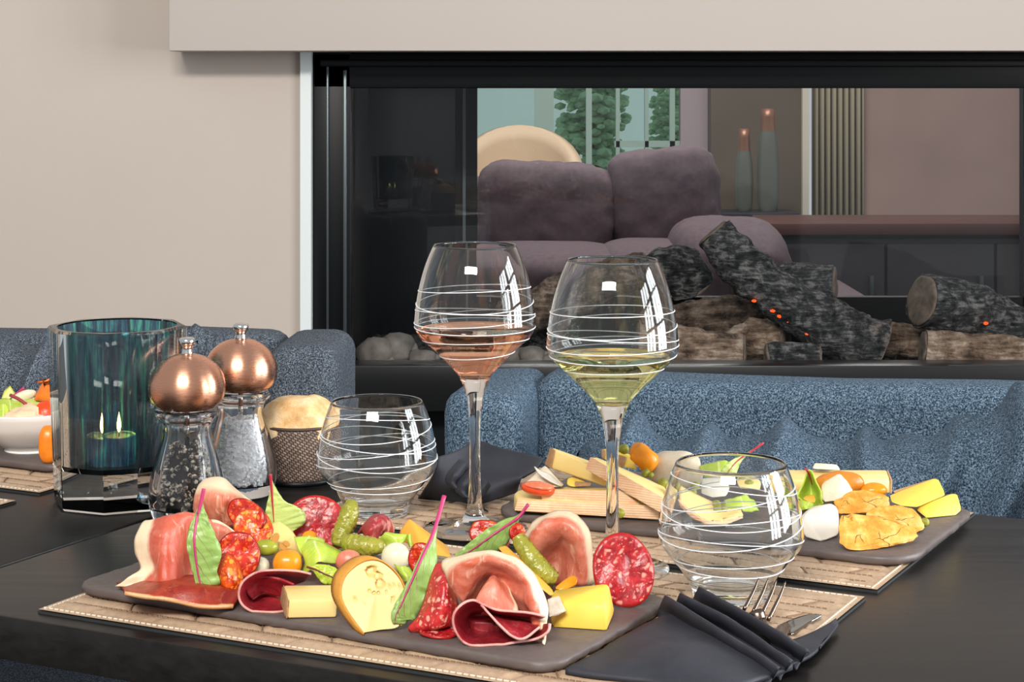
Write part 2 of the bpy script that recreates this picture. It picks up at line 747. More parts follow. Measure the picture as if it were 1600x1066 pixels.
# ------------------------------------------------------------------ see-through fireplace
FX1 = 1.75
fp = thing('fireplace', 'long black see-through fireplace with glass panes set in the pale wall', 'fireplace', (.5, WY + .05, FBZ - .035))
FY0, FY1 = WY + .06, WY + .56
z_top_in = CAMZ - (137 - HOR) / FPX * FY0      # top of the clear pane
x_in = (552 - 800) / FPX * FY0
box('frame_side', ((OX0 + x_in) / 2, FY0 - .02, (FBZ + OTOP) / 2), (x_in - OX0, .05, OTOP - FBZ + .06), black_m, fp, .003)
box('frame_edge', ((539 - 800) / FPX * (FY0 - .05), FY0 - .047, (FBZ + OTOP) / 2 - .01), (.006, .012, OTOP - FBZ - .04), steel_edge_m, fp, .001)
box('frame_edge', ((512 - 800) / FPX * (FY0 - .05), FY0 - .049, (FBZ + OTOP) / 2 - .01), (.004, .012, OTOP - FBZ - .01), steel_edge_m, fp, .001)
box('frame_top', ((OX0 + FX1) / 2, FY0 - .02, (z_top_in + OTOP) / 2), (FX1 - OX0, .05, OTOP - z_top_in + .002), black_m, fp, .003)
box('frame_top_rail', ((OX0 + FX1) / 2, FY0 - .052, OTOP - .018), (FX1 - OX0 - .03, .014, .012), black_m, fp, .002)
box('frame_bottom', ((OX0 + FX1) / 2, FY0 - .025, (FBZ + HB - .03) / 2), (FX1 - OX0, .07, FBZ - HB + .03), plain('frame_bottom_metal', (.02, .021, .022, 1), .3, .5), fp, .003)
box('hearth_floor', ((OX0 + FX1) / 2, (FY0 + FY1) / 2, HB - .015), (FX1 - OX0, FY1 - FY0, .03), blackmatt_m, fp)
box('hearth_ceiling', ((OX0 + FX1) / 2, (FY0 + FY1) / 2, z_top_in + .03), (FX1 - OX0, FY1 - FY0, .03), blackmatt_m, fp)
box('inner_side', (x_in - .02, (FY0 + FY1) / 2, (HB + z_top_in) / 2), (.02, FY1 - FY0, z_top_in - HB), blackmatt_m, fp)
rx0 = (738 - 800) / FPX * FY1
box('inner_back_panel', ((x_in - .03 + rx0 - .03) / 2, FY1, (HB + z_top_in) / 2), (rx0 - x_in, .02, z_top_in - HB), plain('smoked_back_panel', (.010, .012, .015, 1), .18), fp)
box('rear_post', (rx0 - .012, FY1 - .012, (HB + z_top_in) / 2), (.045, .03, z_top_in - HB), black_m, fp)
box('rear_post_edge', (rx0 - .016, FY1 - .03, (HB + z_top_in) / 2), (.006, .008, z_top_in - HB), steel_edge_m, fp)
box('rear_rail', ((rx0 + FX1) / 2, FY1, (HB + FBZ + .06) / 2), (FX1 - rx0, .03, FBZ + .06 - HB), black_m, fp)
box('rear_post', ((1596 - 800) / FPX * FY1 + .012, FY1, (HB + z_top_in) / 2), (.025, .03, z_top_in - HB), black_m, fp)
box('front_pane', ((x_in + FX1) / 2, FY0, (FBZ + z_top_in) / 2), (FX1 - x_in, .006, z_top_in - FBZ + .01), pane_m, fp)
box('rear_pane', ((rx0 + FX1) / 2, FY1 + .02, (FBZ + z_top_in) / 2), (FX1 - rx0, .006, z_top_in - FBZ + .05), pane_m, fp)


def log_mat(name, char, mid, bark, scale=30, raw=None):
    t = NT(name)
    co = t.co('Object', (1, 1, 1))
    f = t.noise(co, scale, 8, .7, .4)
    st = t.noise(t.co('Object', (.35, 1, 2.2), (0, .55, 0)), scale * 2.2, 5, .65)
    k = t.math('ADD', t.math('MULTIPLY', f, .6), t.math('MULTIPLY', st, .4))
    c = t.ramp(k, [(.40, char), (.50, mid), (.60, bark)])
    if raw:
        x = t.sep(t.co('Object'))[0]
        m = t.ramp(t.math('ADD', x, t.math('MULTIPLY', t.math('SUBTRACT', f, .5), .6)), [(.16, 0.), (.26, 1.)])
        c = t.mix(m, c, t.ramp(k, [(.38, tuple(a * .25 for a in raw[:3]) + (1,)), (.60, raw)]))
    t.set(Base_Color=c, Roughness=.85, Specular_IOR_Level=.3)
    t.bump(k, 1.0, .02)
    return t.m


char_m = log_mat('charred_log', (.008, .009, .010, 1), (.06, .063, .066, 1), (.30, .30, .29, 1), 40)
ash_m = log_mat('ashen_log', (.07, .045, .03, 1), (.30, .21, .15, 1), (.62, .52, .42, 1), 22)
bark_m = log_mat('brown_log', (.025, .018, .014, 1), (.14, .10, .075, 1), (.36, .28, .22, 1), 24)
cut_m = plain('log_cut_face', (.16, .125, .10, 1), .85, nscale=60, namp=.4, bumpv=.4)
ember_m = emit('ember_glow', (1, .07, .01, 1), 2.2)


def log(label, pts, r, mat, branch=None, end0=True, Y=3.62, embers=None):
    q = [W(*cp('L', x, y), Y + dy) for x, y, dy in pts]
    root = thing('fire_log', label, 'log', ((q[0] + q[-1]) / 2)[:2] + (min(min(p.z for p in q) - max(r), FBZ + .2),), 'logs in the fireplace')
    c = spline(q, 24)
    rr = [v.x for v in spline([Vector((a, 0, 0)) for a in r], 24)]
    bm = tube_bm(c, rr, 40, nz=.17, nscale=34)
    if branch:
        b = spline([W(*cp('L', x, y), Y + dy) for x, y, dy in branch[0]], 10)
        br = [v.x for v in spline([Vector((a, 0, 0)) for a in branch[1]], 10)]
        tube_bm(b, br, 20, bm, nz=.18, nscale=34)
    sharp(obj('bark', bm, mat, root), 60)
    for p, d, rad in ((c[0], c[0] - c[3], rr[0]), (c[-1], c[-1] - c[-4], rr[-1])):
        d = d.normalized()
        disc('cut_face', None, None, cut_m, p + d * .002, rad * .93, rad * .93, d, .006, .004, H=9, seed=rad * 99, parent=root)
    for e in embers or []:
        blob('ember', None, None, ember_m, W(*cp('L', *e), Y - .052), (.0045, .003, .003), sub=2, nz=.3, nscale=300, parent=root)
    return root


burnt_m = log_mat('half_burnt_log', (.008, .009, .010, 1), (.06, .063, .066, 1), (.30, .30, .29, 1), 40, (.34, .25, .19, 1))
log('large charred log leaning diagonally with red embers', [(235, 585, .0), (330, 690, -.01), (480, 810, -.02), (640, 900, -.02), (760, 955, -.02)], [.036, .044, .046, .05, .056], burnt_m, Y=3.6,
    embers=[(365, 800), (425, 832), (447, 850), (478, 868), (535, 905), (565, 925)])
log('short thick charred log whose round end tucks under the large leaning log', [(10, 722, .02), (70, 698, .01), (135, 698, .01), (165, 750, .025)], [.030, .038, .044, .043], char_m, Y=3.74)
log('grey charred log end pointing right behind the large log', [(300, 770, .0), (480, 745, .0), (620, 745, -.02)], [.034, .038, .036], char_m, Y=3.80)
log('thick charred log with flat cut end on the far side of the fire bed', [(905, 800, -.035), (1050, 835, 0), (1180, 890, .02), (1330, 950, .03)], [.05, .054, .05, .046], char_m, Y=3.62, embers=[(1108, 872)])
log('smooth brown log lying along the front of the fire bed', [(910, 955, .0), (1080, 975, -.005), (1250, 985, -.02)], [.036, .04, .04], ash_m, Y=3.55)
log('pale driftwood log lying low by the gravel', [(20, 935, 0), (180, 960, 0), (330, 965, -.01)], [.04, .042, .034], ash_m, Y=3.58)
log('pale broken stump lying under the large log', [(270, 950, .02), (380, 925, 0), (460, 930, -.02)], [.03, .04, .032], ash_m, Y=3.64)
log('dark brown log crossing behind the pale stump', [(60, 892, .04), (220, 862, .02), (400, 852, 0)], [.04, .044, .038], bark_m, Y=3.74)
log('thin blackened log resting on the hearth below the large log', [(410, 975, 0), (490, 974, 0), (568, 984, 0)], [.022, .026, .024], char_m, Y=3.53)
log('tan log tucked behind the lower end of the large log', [(700, 930, 0), (830, 925, 0), (960, 935, 0)], [.03, .032, .03], ash_m, Y=3.7)
log('grey log running behind the two wine glasses', [(-440, 892, -.0), (-250, 785, 0), (-120, 735, 0), (20, 695, .0)], [.036, .042, .04, .034], bark_m, Y=3.69)
MOUND = FBZ - .008     # top of the gravel heap at the frame end of the hearth
stone_m = plain('pale_stone', lin(120, 114, 108), .85, nscale=40, namp=.35, bumpv=.5)
for i, (x, y, r) in enumerate([(255, 965, .034), (310, 960, .038), (345, 972, .028), (395, 985, .022), (420, 990, .018), (238, 980, .018), (285, 985, .02), (665, 985, .026), (700, 990, .026), (735, 985, .03), (765, 990, .024), (640, 1000, .018), (790, 996, .02)]):
    p = W(*cp('S', x, y), 3.53 + .02 * (i % 3))
    blob('fire_stone', 'pale rough stone in the heap beside the fireplace frame' if x < 500 else 'pale rough stone on the hearth seen past the rose wine glass', 'stone', stone_m, p, (r, r * .8, r * .75), yaw=i * 50, nz=.35, nscale=28, flat=MOUND - .002, sub=3, group='stones on the hearth', power=2.6)
bed = bmesh.new()
add_box(bed, (x_in + .14) / 2, (FY0 + FY1 - .03) / 2, (HB + MOUND - .018) / 2, .14 - x_in - .005, FY1 - FY0 - .05, MOUND - .018 - HB)
for i in range(2200):
    r = random.uniform(.006, .014)
    c = Vector((random.uniform(x_in + .02, 1.1), random.uniform(FY0 + .02, FY1 - .045), HB + r * .6 + (.008 if i % 2 else 0)))
    if i >= 1000:
        c.x = x_in + .012 + (i * .618034 % 1) * (.205 - x_in)
        c.z = MOUND - r * .8 - (.012 if i % 3 == 0 else 0) - max(0, c.x - .14) * .35
    bmesh.ops.create_icosphere(bed, subdivisions=1, radius=r, matrix=Matrix.Translation(c) @ Matrix.Rotation(i, 4, 'X') @ Matrix.Diagonal((1, .8, .7, 1)))
tag(obj('hearth_gravel', bed, plain('dark_gravel', (.03, .028, .027, 1), .9, nscale=60, namp=.5), smooth=False), 'dark gravel spread over the fireplace floor', 'gravel', kind='stuff')

# ------------------------------------------------------------------ lounge seen through the fireplace
BY = 9.2


def bx(px, Y):
    return (px - 800) / FPX * Y


def bz(py, Y):
    return CAMZ - (py - HOR) / FPX * Y


# back wall with window opening
def lounge_wall():
    xa, xb = bx(740, BY), bx(1062, BY)
    bm = bmesh.new()
    z0, z1 = .35, 2.3
    add_box(bm, (-4.5 + xa) / 2, BY, 1.35, xa + 4.5, .1, 2.7)
    add_box(bm, (xb + bx(1104, BY)) / 2, BY, 1.35, bx(1104, BY) - xb, .1, 2.7)
    add_box(bm, (xa + xb) / 2, BY, z0 / 2, xb - xa, .1, z0)
    add_box(bm, (xa + xb) / 2, BY, (z1 + 2.7) / 2, xb - xa, .1, 2.7 - z1)
    struct(obj('wall_lounge', bm, plain('lounge_wall', lin(175, 160, 165), .8), smooth=False))
    b = bmesh.new()
    for px, wd in ((850, 30), (920, 9), (965, 6), (1010, 6), (1050, 8)):
        add_box(b, bx(px, BY), BY, (z0 + z1) / 2, wd / FPX * BY, .05, z1 - z0)
    for py in (225,):
        add_box(b, (bx(960, BY) + xb) / 2, BY, bz(py, BY), xb - bx(960, BY), .05, .03)
    wf = struct(obj('window_3', b, plain('window_frame_paint', lin(165, 190, 178), .6), smooth=False))
    box('pane', ((xa + xb) / 2, BY + .02, (z0 + z1) / 2), (xb - xa, .008, z1 - z0), thin_glass('green_tinted_pane', (.80, .93, .87, 1), .4), wf)
    struct(box('wall_lounge_panel', ((bx(1104, BY) + bx(1252, BY)) / 2, BY - .1, 1.35), (bx(1252, BY) - bx(1104, BY), .2, 2.7), plain('brown_panel', lin(98, 86, 74), .6, nscale=3, namp=.1)))
    struct(box('trim_2', (bx(1257, BY - .2), BY - .12, 1.35), (.03, .24, 2.7), plain('cream_post', lin(214, 208, 190), .6)))
    struct(box('wall_lounge_side', ((bx(1340, BY) + 4.5) / 2, BY - .05, 1.35), (4.5 - bx(1340, BY), .1, 2.7), plain('rose_wall', lin(165, 138, 130), .7, nscale=2, namp=.1)))
    # curtain of soft folds
    bm = bmesh.new()
    N = 60
    xs = [bx(1262, BY) + (bx(1342, BY) - bx(1262, BY)) * i / N for i in range(N + 1)]
    lo = [bm.verts.new((x, BY - .12 + .025 * math.sin(i * .9), .05)) for i, x in enumerate(xs)]
    hi = [bm.verts.new((x, BY - .12 + .025 * math.sin(i * .9), 2.5)) for i, x in enumerate(xs)]
    for i in range(N):
        bm.faces.new((lo[i], lo[i + 1], hi[i + 1], hi[i]))
    o = obj('curtain', bm, plain('curtain_cloth', lin(190, 180, 155), .9))
    o.modifiers.new('thickness', 'SOLIDIFY').thickness = .004
    tag(o, 'pale beige curtain hanging beside the brown panel in the lounge', 'curtain')


lounge_wall()
leaf_far_m = plain('garden_leaves', lin(178, 206, 168), .8, nscale=9, namp=.3)


def shrub(label, c, r, seed):
    rnd = random.Random(seed)
    root = thing('garden_tree', label, 'tree', (c[0], c[1], 0))
    bm = bmesh.new()
    for i in range(700):
        a = Vector((rnd.gauss(0, 1), rnd.gauss(0, 1), rnd.gauss(0, 1))).normalized() * rnd.uniform(.3, 1)
        bmesh.ops.create_icosphere(bm, subdivisions=1, radius=rnd.uniform(.03, .09) * r[2], matrix=Matrix.Translation((c[0] + a.x * r[0], c[1] + a.y * r[1], c[2] + a.z * r[2])) @ Matrix.Diagonal((1, 1, .6, 1)))
    obj('crown', bm, leaf_far_m, root, smooth=False)
    obj('trunk', tube_bm([Vector((c[0], c[1], 0)), Vector((c[0], c[1], c[2]))], [.07, .05], 8), bark_m, root)


shrub('grey green tree outside the lounge window behind the cream chair', (bx(925, 11.5), 11.5, 1.0), (.22, .3, .62), 3)
shrub('bright green bush outside the lounge window beside the wall', (bx(1055, 11.9), 11.9, .8), (.17, .3, .42), 5)

# sofa
SY = 6.7
sf = thing('sofa', 'plum grey lounge sofa with two plump back cushions beyond the fireplace', 'sofa', (bx(950, SY), SY, 0))


def pillow(name, c, s, mat, parent, yaw=0, nz=.05, pitch=0, roll=0, nscale=6, power=3.2, sub=5):
    return blob(name, None, None, mat, c, (s[0] / 2, s[1] / 2, s[2] / 2), yaw=yaw, pitch=pitch, roll=roll, nz=nz, nscale=nscale, sub=sub, parent=parent, power=power)


box('base', (bx(960, SY), SY, .24), (1.75, .85, .28), sofa_m, sf, .05, seg=3)
for dx in (-.8, .8):
    for dy in (-.35, .35):
        box('leg', (bx(960, SY) + dx, SY + dy, .05), (.06, .06, .1), black_m, sf)
pillow('back_cushion', (bx(857, SY), SY + .22, .635), (.50, .24, .36), sofa_m, sf, nz=.05, nscale=14, power=5, pitch=3)
pillow('back_cushion', (bx(1045, SY), SY + .22, .665), (.40, .24, .40), sofa_m, sf, nz=.05, nscale=14, power=5, pitch=-5)
pillow('seat_cushion', (bx(850, SY), SY - .12, .45), (.62, .7, .2), sofa_m, sf, nz=.03)
pillow('seat_cushion', (bx(1010, SY), SY - .12, .46), (.36, .7, .2), sofa_m, sf, nz=.03)
pillow('arm', (bx(1143, SY - .3), SY - .15, .42), (.40, .8, .44), sofa_m, sf, nz=.05, power=3.6)
box('backrest', (bx(930, SY), SY + .40, .46), (.9, .12, .60), sofa_m, sf, .05, seg=3)
# cream chair behind the sofa
CY = 8.0
ch = thing('lounge_chair', 'cream tub chair with a curved high back by the lounge window', 'chair', (bx(805, CY), CY, 0))
bm = bmesh.new()
N, Mz = 26, 10
gr = []
for i in range(N + 1):
    a = math.radians(-150 + 300 * i / N)
    top = .46 + .46 * (.5 + .5 * math.cos(a)) ** .8
    gr.append([bm.verts.new((bx(812, CY) + .24 * math.sin(a) * (1 + .12 * k / Mz), CY + .22 * math.cos(a) * (1 + .1 * k / Mz), .28 + (top - .28) * k / Mz)) for k in range(Mz + 1)])
for i in range(N):
    for k in range(Mz):
        bm.faces.new((gr[i][k], gr[i + 1][k], gr[i + 1][k + 1], gr[i][k + 1]))
o = obj('shell', bm, cream_m, ch)
o.modifiers.new('thickness', 'SOLIDIFY').thickness = .05
obj('seat', lathe([(0, .30), (.2, .30), (.23, .35), (.2, .42), (0, .43)], Vector((bx(812, CY), CY, 0)), 24), cream_m, ch)
for dx in (-.15, .15):
    for dy in (-.14, .14):
        obj('leg', tube_bm([Vector((bx(812, CY) + dx * 1.2, CY + dy * 1.2, 0)), Vector((bx(812, CY) + dx, CY + dy, .31))], [.012, .016], 8), black_m, ch)
# low dark sideboard on the right with a shelf
sb = thing('sideboard', 'long low dark sideboard standing before the rose wall', 'sideboard', (bx(1440, 7.4), 7.4, 0))
dk = plain('dark_slate_wood', (.028, .026, .032, 1), .5, nscale=3, namp=.2)
box('body', (bx(1450, 7.4), 7.4, .27), (1.25, .4, .50), dk, sb, .01)
box('top', (bx(1450, 7.4), 7.39, .555), (1.3, .46, .045), plain('sideboard_top', lin(78, 48, 44), .4), sb, .005)
for i in range(3):
    d = box('door', (bx(1450, 7.4) + (i - 1) * .41, 7.19, .27), (.4, .02, .46), dk, sb, .004)
    box('handle', (bx(1450, 7.4) + (i - 1) * .41 + .15, 7.175, .33), (.015, .02, .1), steel_edge_m, d, .002)
# tall bottles / vases silhouettes by the brown panel
vz = plain('smoky_vase', lin(96, 100, 92), .25)
for i, (px, h, r, lab) in enumerate(((1200, .36, .05, 'tall grey green vase with a copper neck before the brown panel'), (1163, .27, .04, 'shorter grey green vase beside the tall copper necked one'))):
    Y = 8.6
    c = Vector((bx(px, Y), Y, bz(330, Y)))
    t = thing('floor_vase', lab, 'vase', c)
    obj('body', lathe(smooth_profile([(0, 0), (r * .8, 0), (r, h * .4), (r * .9, h * .8), (r * .7, h)]), c, 20), vz, t)
    obj('neck', lathe([(r * .7, h - .003), (r * .62, h + .06), (r * .7, h + .1), (r * .5, h + .1), (r * .4, h)], c, 20), plain('vase_copper_%d' % i, lin(150, 110, 90), .35, .6), t)
pl = thing('console_table', 'narrow dark console carrying the two vases', 'table', (bx(1180, 8.6), 8.6, 0))
box('top', (bx(1180, 8.6), 8.6, bz(330, 8.6) - .015), (.36, .24, .03), dk, pl, .003)
for dx in (-.15, .15):
    for dy in (-.09, .09):
        box('leg', (bx(1180, 8.6) + dx, 8.6 + dy, (bz(330, 8.6) - .03) / 2), (.03, .03, bz(330, 8.6) - .03), dk, pl)

# ------------------------------------------------------------------ dining table (two tops pushed together)
TA = math.radians(-27)
U = Vector((math.cos(TA), math.sin(TA), 0))
V = Vector((-math.sin(TA), math.cos(TA), 0))
M1C = Vector((-.037, 1.28, 0))


def table(label, u0, u1, v0, v1):
    c = M1C + U * ((u0 + u1) / 2) + V * ((v0 + v1) / 2)
    root = thing('dining_table', label, 'table', (c.x, c.y, 0))
    M = Matrix.Translation(Vector((c.x, c.y, TZ))) @ Matrix.Rotation(TA, 4, 'Z')
    box('table_top', (0, 0, -.0145), (u1 - u0, v1 - v0, .029), table_m, root, .0016, M)
    M0 = Matrix.Translation(Vector((c.x, c.y, 0))) @ Matrix.Rotation(TA, 4, 'Z')
    box('pedestal', (0, -.07, .37), (.09, .09, .70), black_m, root, .004, M0)
    box('foot_plate', (0, -.07, .012), (.34, .34, .024), black_m, root, .004, M0)


table('black wooden table top carrying the wine glasses and both large slates', -.345, .75, -.152, .437)
table('black wooden table top carrying the teal candle holder and white bowl', -1.45, -.349, -.152, .437)


# ------------------------------------------------------------------ armchairs
def soft_box(name, x0, x1, y0, y1, z0, z1, M, mat, parent, r=.03, n=10, nz=.006, nscale=9, round_top=True):
    bm = bmesh.new()
    bmesh.ops.create_cube(bm, size=1)
    bmesh.ops.bevel(bm, geom=bm.edges[:], offset=.12, segments=4, profile=.5, affect='EDGES')
    bmesh.ops.subdivide_edges(bm, edges=bm.edges[:], cuts=3, use_grid_fill=True)
    sx, sy, sz = x1 - x0, y1 - y0, z1 - z0
    for v in bm.verts:
        d = v.co
        q = []
        for a, s in zip(d, (sx, sy, sz)):
            # keep the rounding radius r whatever the size
            e = .5 - abs(a)
            if e < .12:
                dist = e / .12 * r
            else:
                dist = r + (e - .12) / .38 * (s / 2 - r)
            q.append(math.copysign(s / 2 - dist, a))
        v.co = Vector((q[0] + (x0 + x1) / 2, q[1] + (y0 + y1) / 2, q[2] + (z0 + z1) / 2))
        v.co += Vector((mnoise.noise(v.co * nscale), mnoise.noise(v.co * nscale + Vector((3, 1, 9))), mnoise.noise(v.co * nscale + Vector((8, 2, 1))))) * nz
        v.co = M @ v.co
    return obj(name, bm, mat, parent)


def cushion(name, M, w_, h_, d_, topf, mat, parent, seed=0, amp=.020):
    """a slouched loose back cushion: heavy folds run down from a scalloped top edge"""
    rnd = random.Random(seed * 10)
    folds = []
    u0 = .02
    while u0 < 1:
        folds.append((u0, rnd.uniform(-.22, .10), rnd.uniform(.45, 1.25) * amp, rnd.uniform(.014, .040), rnd.uniform(.15, .75)))
        u0 += rnd.uniform(.045, .095)
    NX, NZ = 190, 60
    bm = bmesh.new()

    def face(s):
        g = []
        for j in range(NZ + 1):
            row = []
            for i in range(NX + 1):
                u_, v_ = i / NX, j / NZ
                prof = max(0, 1 - abs(2 * u_ - 1) ** 8) ** .5 * max(0, 1 - abs(2 * v_ - 1) ** 5) ** .5
                x = (u_ - .5) * w_
                f = amp * .9 * mnoise.noise(Vector((u_ * 5 + seed, v_ * 2, seed))) + amp * .4 * mnoise.noise(Vector((u_ * 16 + seed, v_ * 7, seed)))
                lift = 0
                for fu, sl, a, wd, vl in folds:
                    k = (u_ - fu - sl * (1 - v_) - .02 * math.sin(v_ * 9 + fu * 30)) / (wd * (1 + 1.2 * (1 - v_)))
                    r = a * math.exp(-k * k) * (1 if v_ > vl else max(0, 1 - (vl - v_) * 3))
                    f += r
                    lift += r
                dd = (d_ * .5 + f) * prof
                zz = v_ * topf(u_) + .45 * lift * v_ ** 3
                row.append(bm.verts.new(M @ Vector((x, -s * dd, zz))))
            g.append(row)
        for j in range(NZ):
            for i in range(NX):
                bm.faces.new((g[j][i], g[j][i + 1], g[j + 1][i + 1], g[j + 1][i]))
    face(1)
    face(-1)
    bmesh.ops.remove_doubles(bm, verts=bm.verts[:], dist=.0008)
    return obj(name, bm, mat, parent)


def armchair(label, origin, yaw, mat, cush_mat, width, wing_l, wing_r, zt, cushions):
    """origin: left rear outer corner on the floor; x runs along the back, -y towards the sitter's knees"""
    root = thing('armchair', label, 'armchair', (origin[0], origin[1], 0))
    M = Matrix.Translation(Vector((origin[0], origin[1], 0))) @ Matrix.Rotation(math.radians(yaw), 4, 'Z')
    th = .085
    soft_box('backrest', th * .9, width - th * .9, -.10, 0, .14, zt, M, mat, root, .026)
    soft_box('arm', 0, th, -wing_l, 0, .14, zt - .002, M, mat, root, .024)
    soft_box('arm', width - th, width, -wing_r, 0, .14, zt - .002, M, mat, root, .024)
    soft_box('seat', th * .8, width - th * .8, -.50, -.06, .14, .46, M, mat, root, .05)
    for x in (.06, width - .06):
        for y in (-.44, -.06):
            if y < -.3 and x < .1 and wing_l < .3 or y < -.3 and x > .1 and wing_r < .3:
                x2 = .14 if x < .1 else width - .14
            else:
                x2 = x
            obj('leg', tube_bm([M @ Vector((x2, y, 0)), M @ Vector((x2, y, .15))], [.011, .016], 10), black_m, root)
    for k, (cx, cy, w_, d_, tf, yw, sd, am) in enumerate(cushions):
        Mc = M @ Matrix.Translation(Vector((cx, cy, .44))) @ Matrix.Rotation(math.radians(yw), 4, 'Z')
        cushion('back_cushion', Mc, w_, .3, d_, tf, cush_mat, root, sd, am)
    return root


armchair('blue denim armchair with a crumpled back cushion behind the cheese slate', (-.036, 2.13), -11, denim_m, denim_m, .80, .20, .20, .79,
         [(.475, -.225, .66, .17, lambda u_: .312 + .045 * max(0, min(1, (u_ - .42) / .3)) + .008 * math.sin(u_ * 23) - .03 * max(0, .10 - u_) / .10, 0, 3.3, .042)])
armchair('grey blue denim armchair against the pale wall behind the candle holder', (-.92, 2.475), -1.5, denim_grey_m, denim_grey_m, .72, .20, .20, .79,
         [(.33, -.17, .44, .14, lambda u_: .348, 0, 8.1, .018), (.550, -.13, .11, .06, lambda u_: .366 - .05 * abs(u_ - .4), 8, 5.5, .006)])

# ------------------------------------------------------------------ placemats and slates
def leather():
    t = NT('placemat_leather')
    f = t.noise(t.co(), 300, 3)
    g = t.noise(t.co(), 25, 3)
    c = t.mix(f, lin(150, 122, 98), lin(206, 178, 148))
    c = t.mix(t.ramp(g, [(.35, 0.), (.7, .35)]), c, lin(168, 146, 126))
    t.set(Base_Color=c, Roughness=.42, Specular_IOR_Level=.45)
    t.bump(f, .2, .0004)
    return t.m


leather_m = leather()
stitch_m = plain('cream_stitch', lin(226, 214, 196), .8)
seam_m = plain('tan_seam_shade', lin(132, 106, 84), .6)  # shade along the quilting grooves put into a darker seam colour
matedge_m = plain('placemat_edge', (.02, .022, .022, 1), .7)


def placemat(label, c, ang, w_, d_):
    """quilted leather: rows of slanted raised bricks, a stitched border, a dark backing"""
    R = Matrix.Translation(Vector((c[0], c[1], TZ))) @ Matrix.Rotation(math.radians(ang), 4, 'Z')
    root = thing('placemat', label, 'placemat', (c[0], c[1], TZ))
    nx, ny = int(w_ / .0022), int(d_ / .0018)
    bm = bmesh.new()
    g = []
    rh, bl = .0165, .052
    for j in range(ny + 1):
        row = []
        for i in range(nx + 1):
            x, y = (i / nx - .5) * w_, (j / ny - .5) * d_
            k = math.floor(y / rh)
            fy = y / rh - k
            sl = (x + (.55 * rh * fy if k % 2 else -.55 * rh * fy) + k * bl * .5) / bl
            fx = sl - math.floor(sl)
            ex = min(fx, 1 - fx) * bl
            ey = min(fy, 1 - fy) * rh
            h = .0027 * max(0, math.sin(PI * fy)) ** .7 * min(1, ex / .004) ** .7 * (1.0 if (math.floor(sl) + k // 2) % 2 else .70)
            e = min(w_ / 2 - abs(x), d_ / 2 - abs(y))
            if e < .008:
                h = .0010
            row.append(bm.verts.new(R @ Vector((x, y, .0017 + h))))
        g.append(row)
    for j in range(ny):
        for i in range(nx):
            bm.faces.new((g[j][i], g[j][i + 1], g[j + 1][i + 1], g[j + 1][i]))
    obj('quilted_top', bm, leather_m, root)
    box('backing', (0, 0, .0008), (w_ + .0008, d_ + .0008, .0015), matedge_m, root, 0, R)
    bm = bmesh.new()
    seam = bmesh.new()
    for s in (-1, 1):
        n = int(w_ / .0045)
        for k in range(n):
            add_box(bm, (k / n - .5) * (w_ - .006), s * (d_ / 2 - .004), .0031, .0030, .0008, .0007, R)
        n = int(d_ / .0045)
        for k in range(n):
            add_box(bm, s * (w_ / 2 - .004), (k / n - .5) * (d_ - .006), .0031, .0008, .0030, .0007, R)
    for k in range(math.ceil(-d_ / 2 / rh), math.floor(d_ / 2 / rh) + 1):
        if abs(k * rh) > d_ / 2 - .008:
            continue
        n = int(w_ / .0042)
        for q in range(2, n - 2):
            add_box(seam, (q / n - .5) * (w_ - .006), k * rh, .0024, .0030, .0009, .0010, R)
        nb = int(w_ / bl) + 2
        for q in range(-nb, nb):
            # the slanted seam that closes one quilted brick
            xa = q * bl - k * bl * .5
            xb = xa + (-.55 if k % 2 else .55) * rh
            ya, yb = k * rh + .001, (k + 1) * rh - .001
            if max(abs(xa), abs(xb)) > w_ / 2 - .009 or abs(yb) > d_ / 2 - .008:
                continue
            a = math.atan2(yb - ya, xb - xa)
            Mx = R @ Matrix.Translation(Vector(((xa + xb) / 2, (ya + yb) / 2, .0026))) @ Matrix.Rotation(a, 4, 'Z')
            add_box(seam, 0, 0, 0, math.hypot(xb - xa, yb - ya), .0010, .0016, Mx)
    sm = obj('seams', seam, seam_m, root, smooth=False)
    sm['kind'] = 'stuff'
    o = obj('stitching', bm, stitch_m, root, smooth=False)
    o['kind'] = 'stuff'
    return root


placemat('tan quilted placemat under the charcuterie slate at the table edge', (-.037, 1.283), -27, .477, .278)
placemat('tan quilted placemat under the cheese and bread slate', (.1005, 1.545), -27.5, .477, .267)
placemat('tan quilted placemat under the slate with the white bowl', (-.401 - .2385 * U.x + .134 * V.x, 1.628 - .2385 * U.y + .134 * V.y), -27, .477, .267)
placemat('empty tan quilted placemat whose corner pokes in before the candle holder', (-.413 - .2385 * U.x - .139 * V.x, 1.598 - .2385 * U.y - .139 * V.y), -27, .477, .278)


def slate_mat():
    t = NT('slate_stone')
    co = t.co()
    f = t.noise(co, 18, 6, .6)
    g = t.noise(co, 160, 4)
    t.set(Base_Color=t.mix(f, lin(66, 58, 58), lin(112, 100, 96)), Roughness=t.ramp(g, [(.3, .38), (.7, .6)]), Specular_IOR_Level=.5)
    t.bump(t.math('ADD', f, t.math('MULTIPLY', g, .35)), .5, .0012)
    return t.m


slate_m = slate_mat()


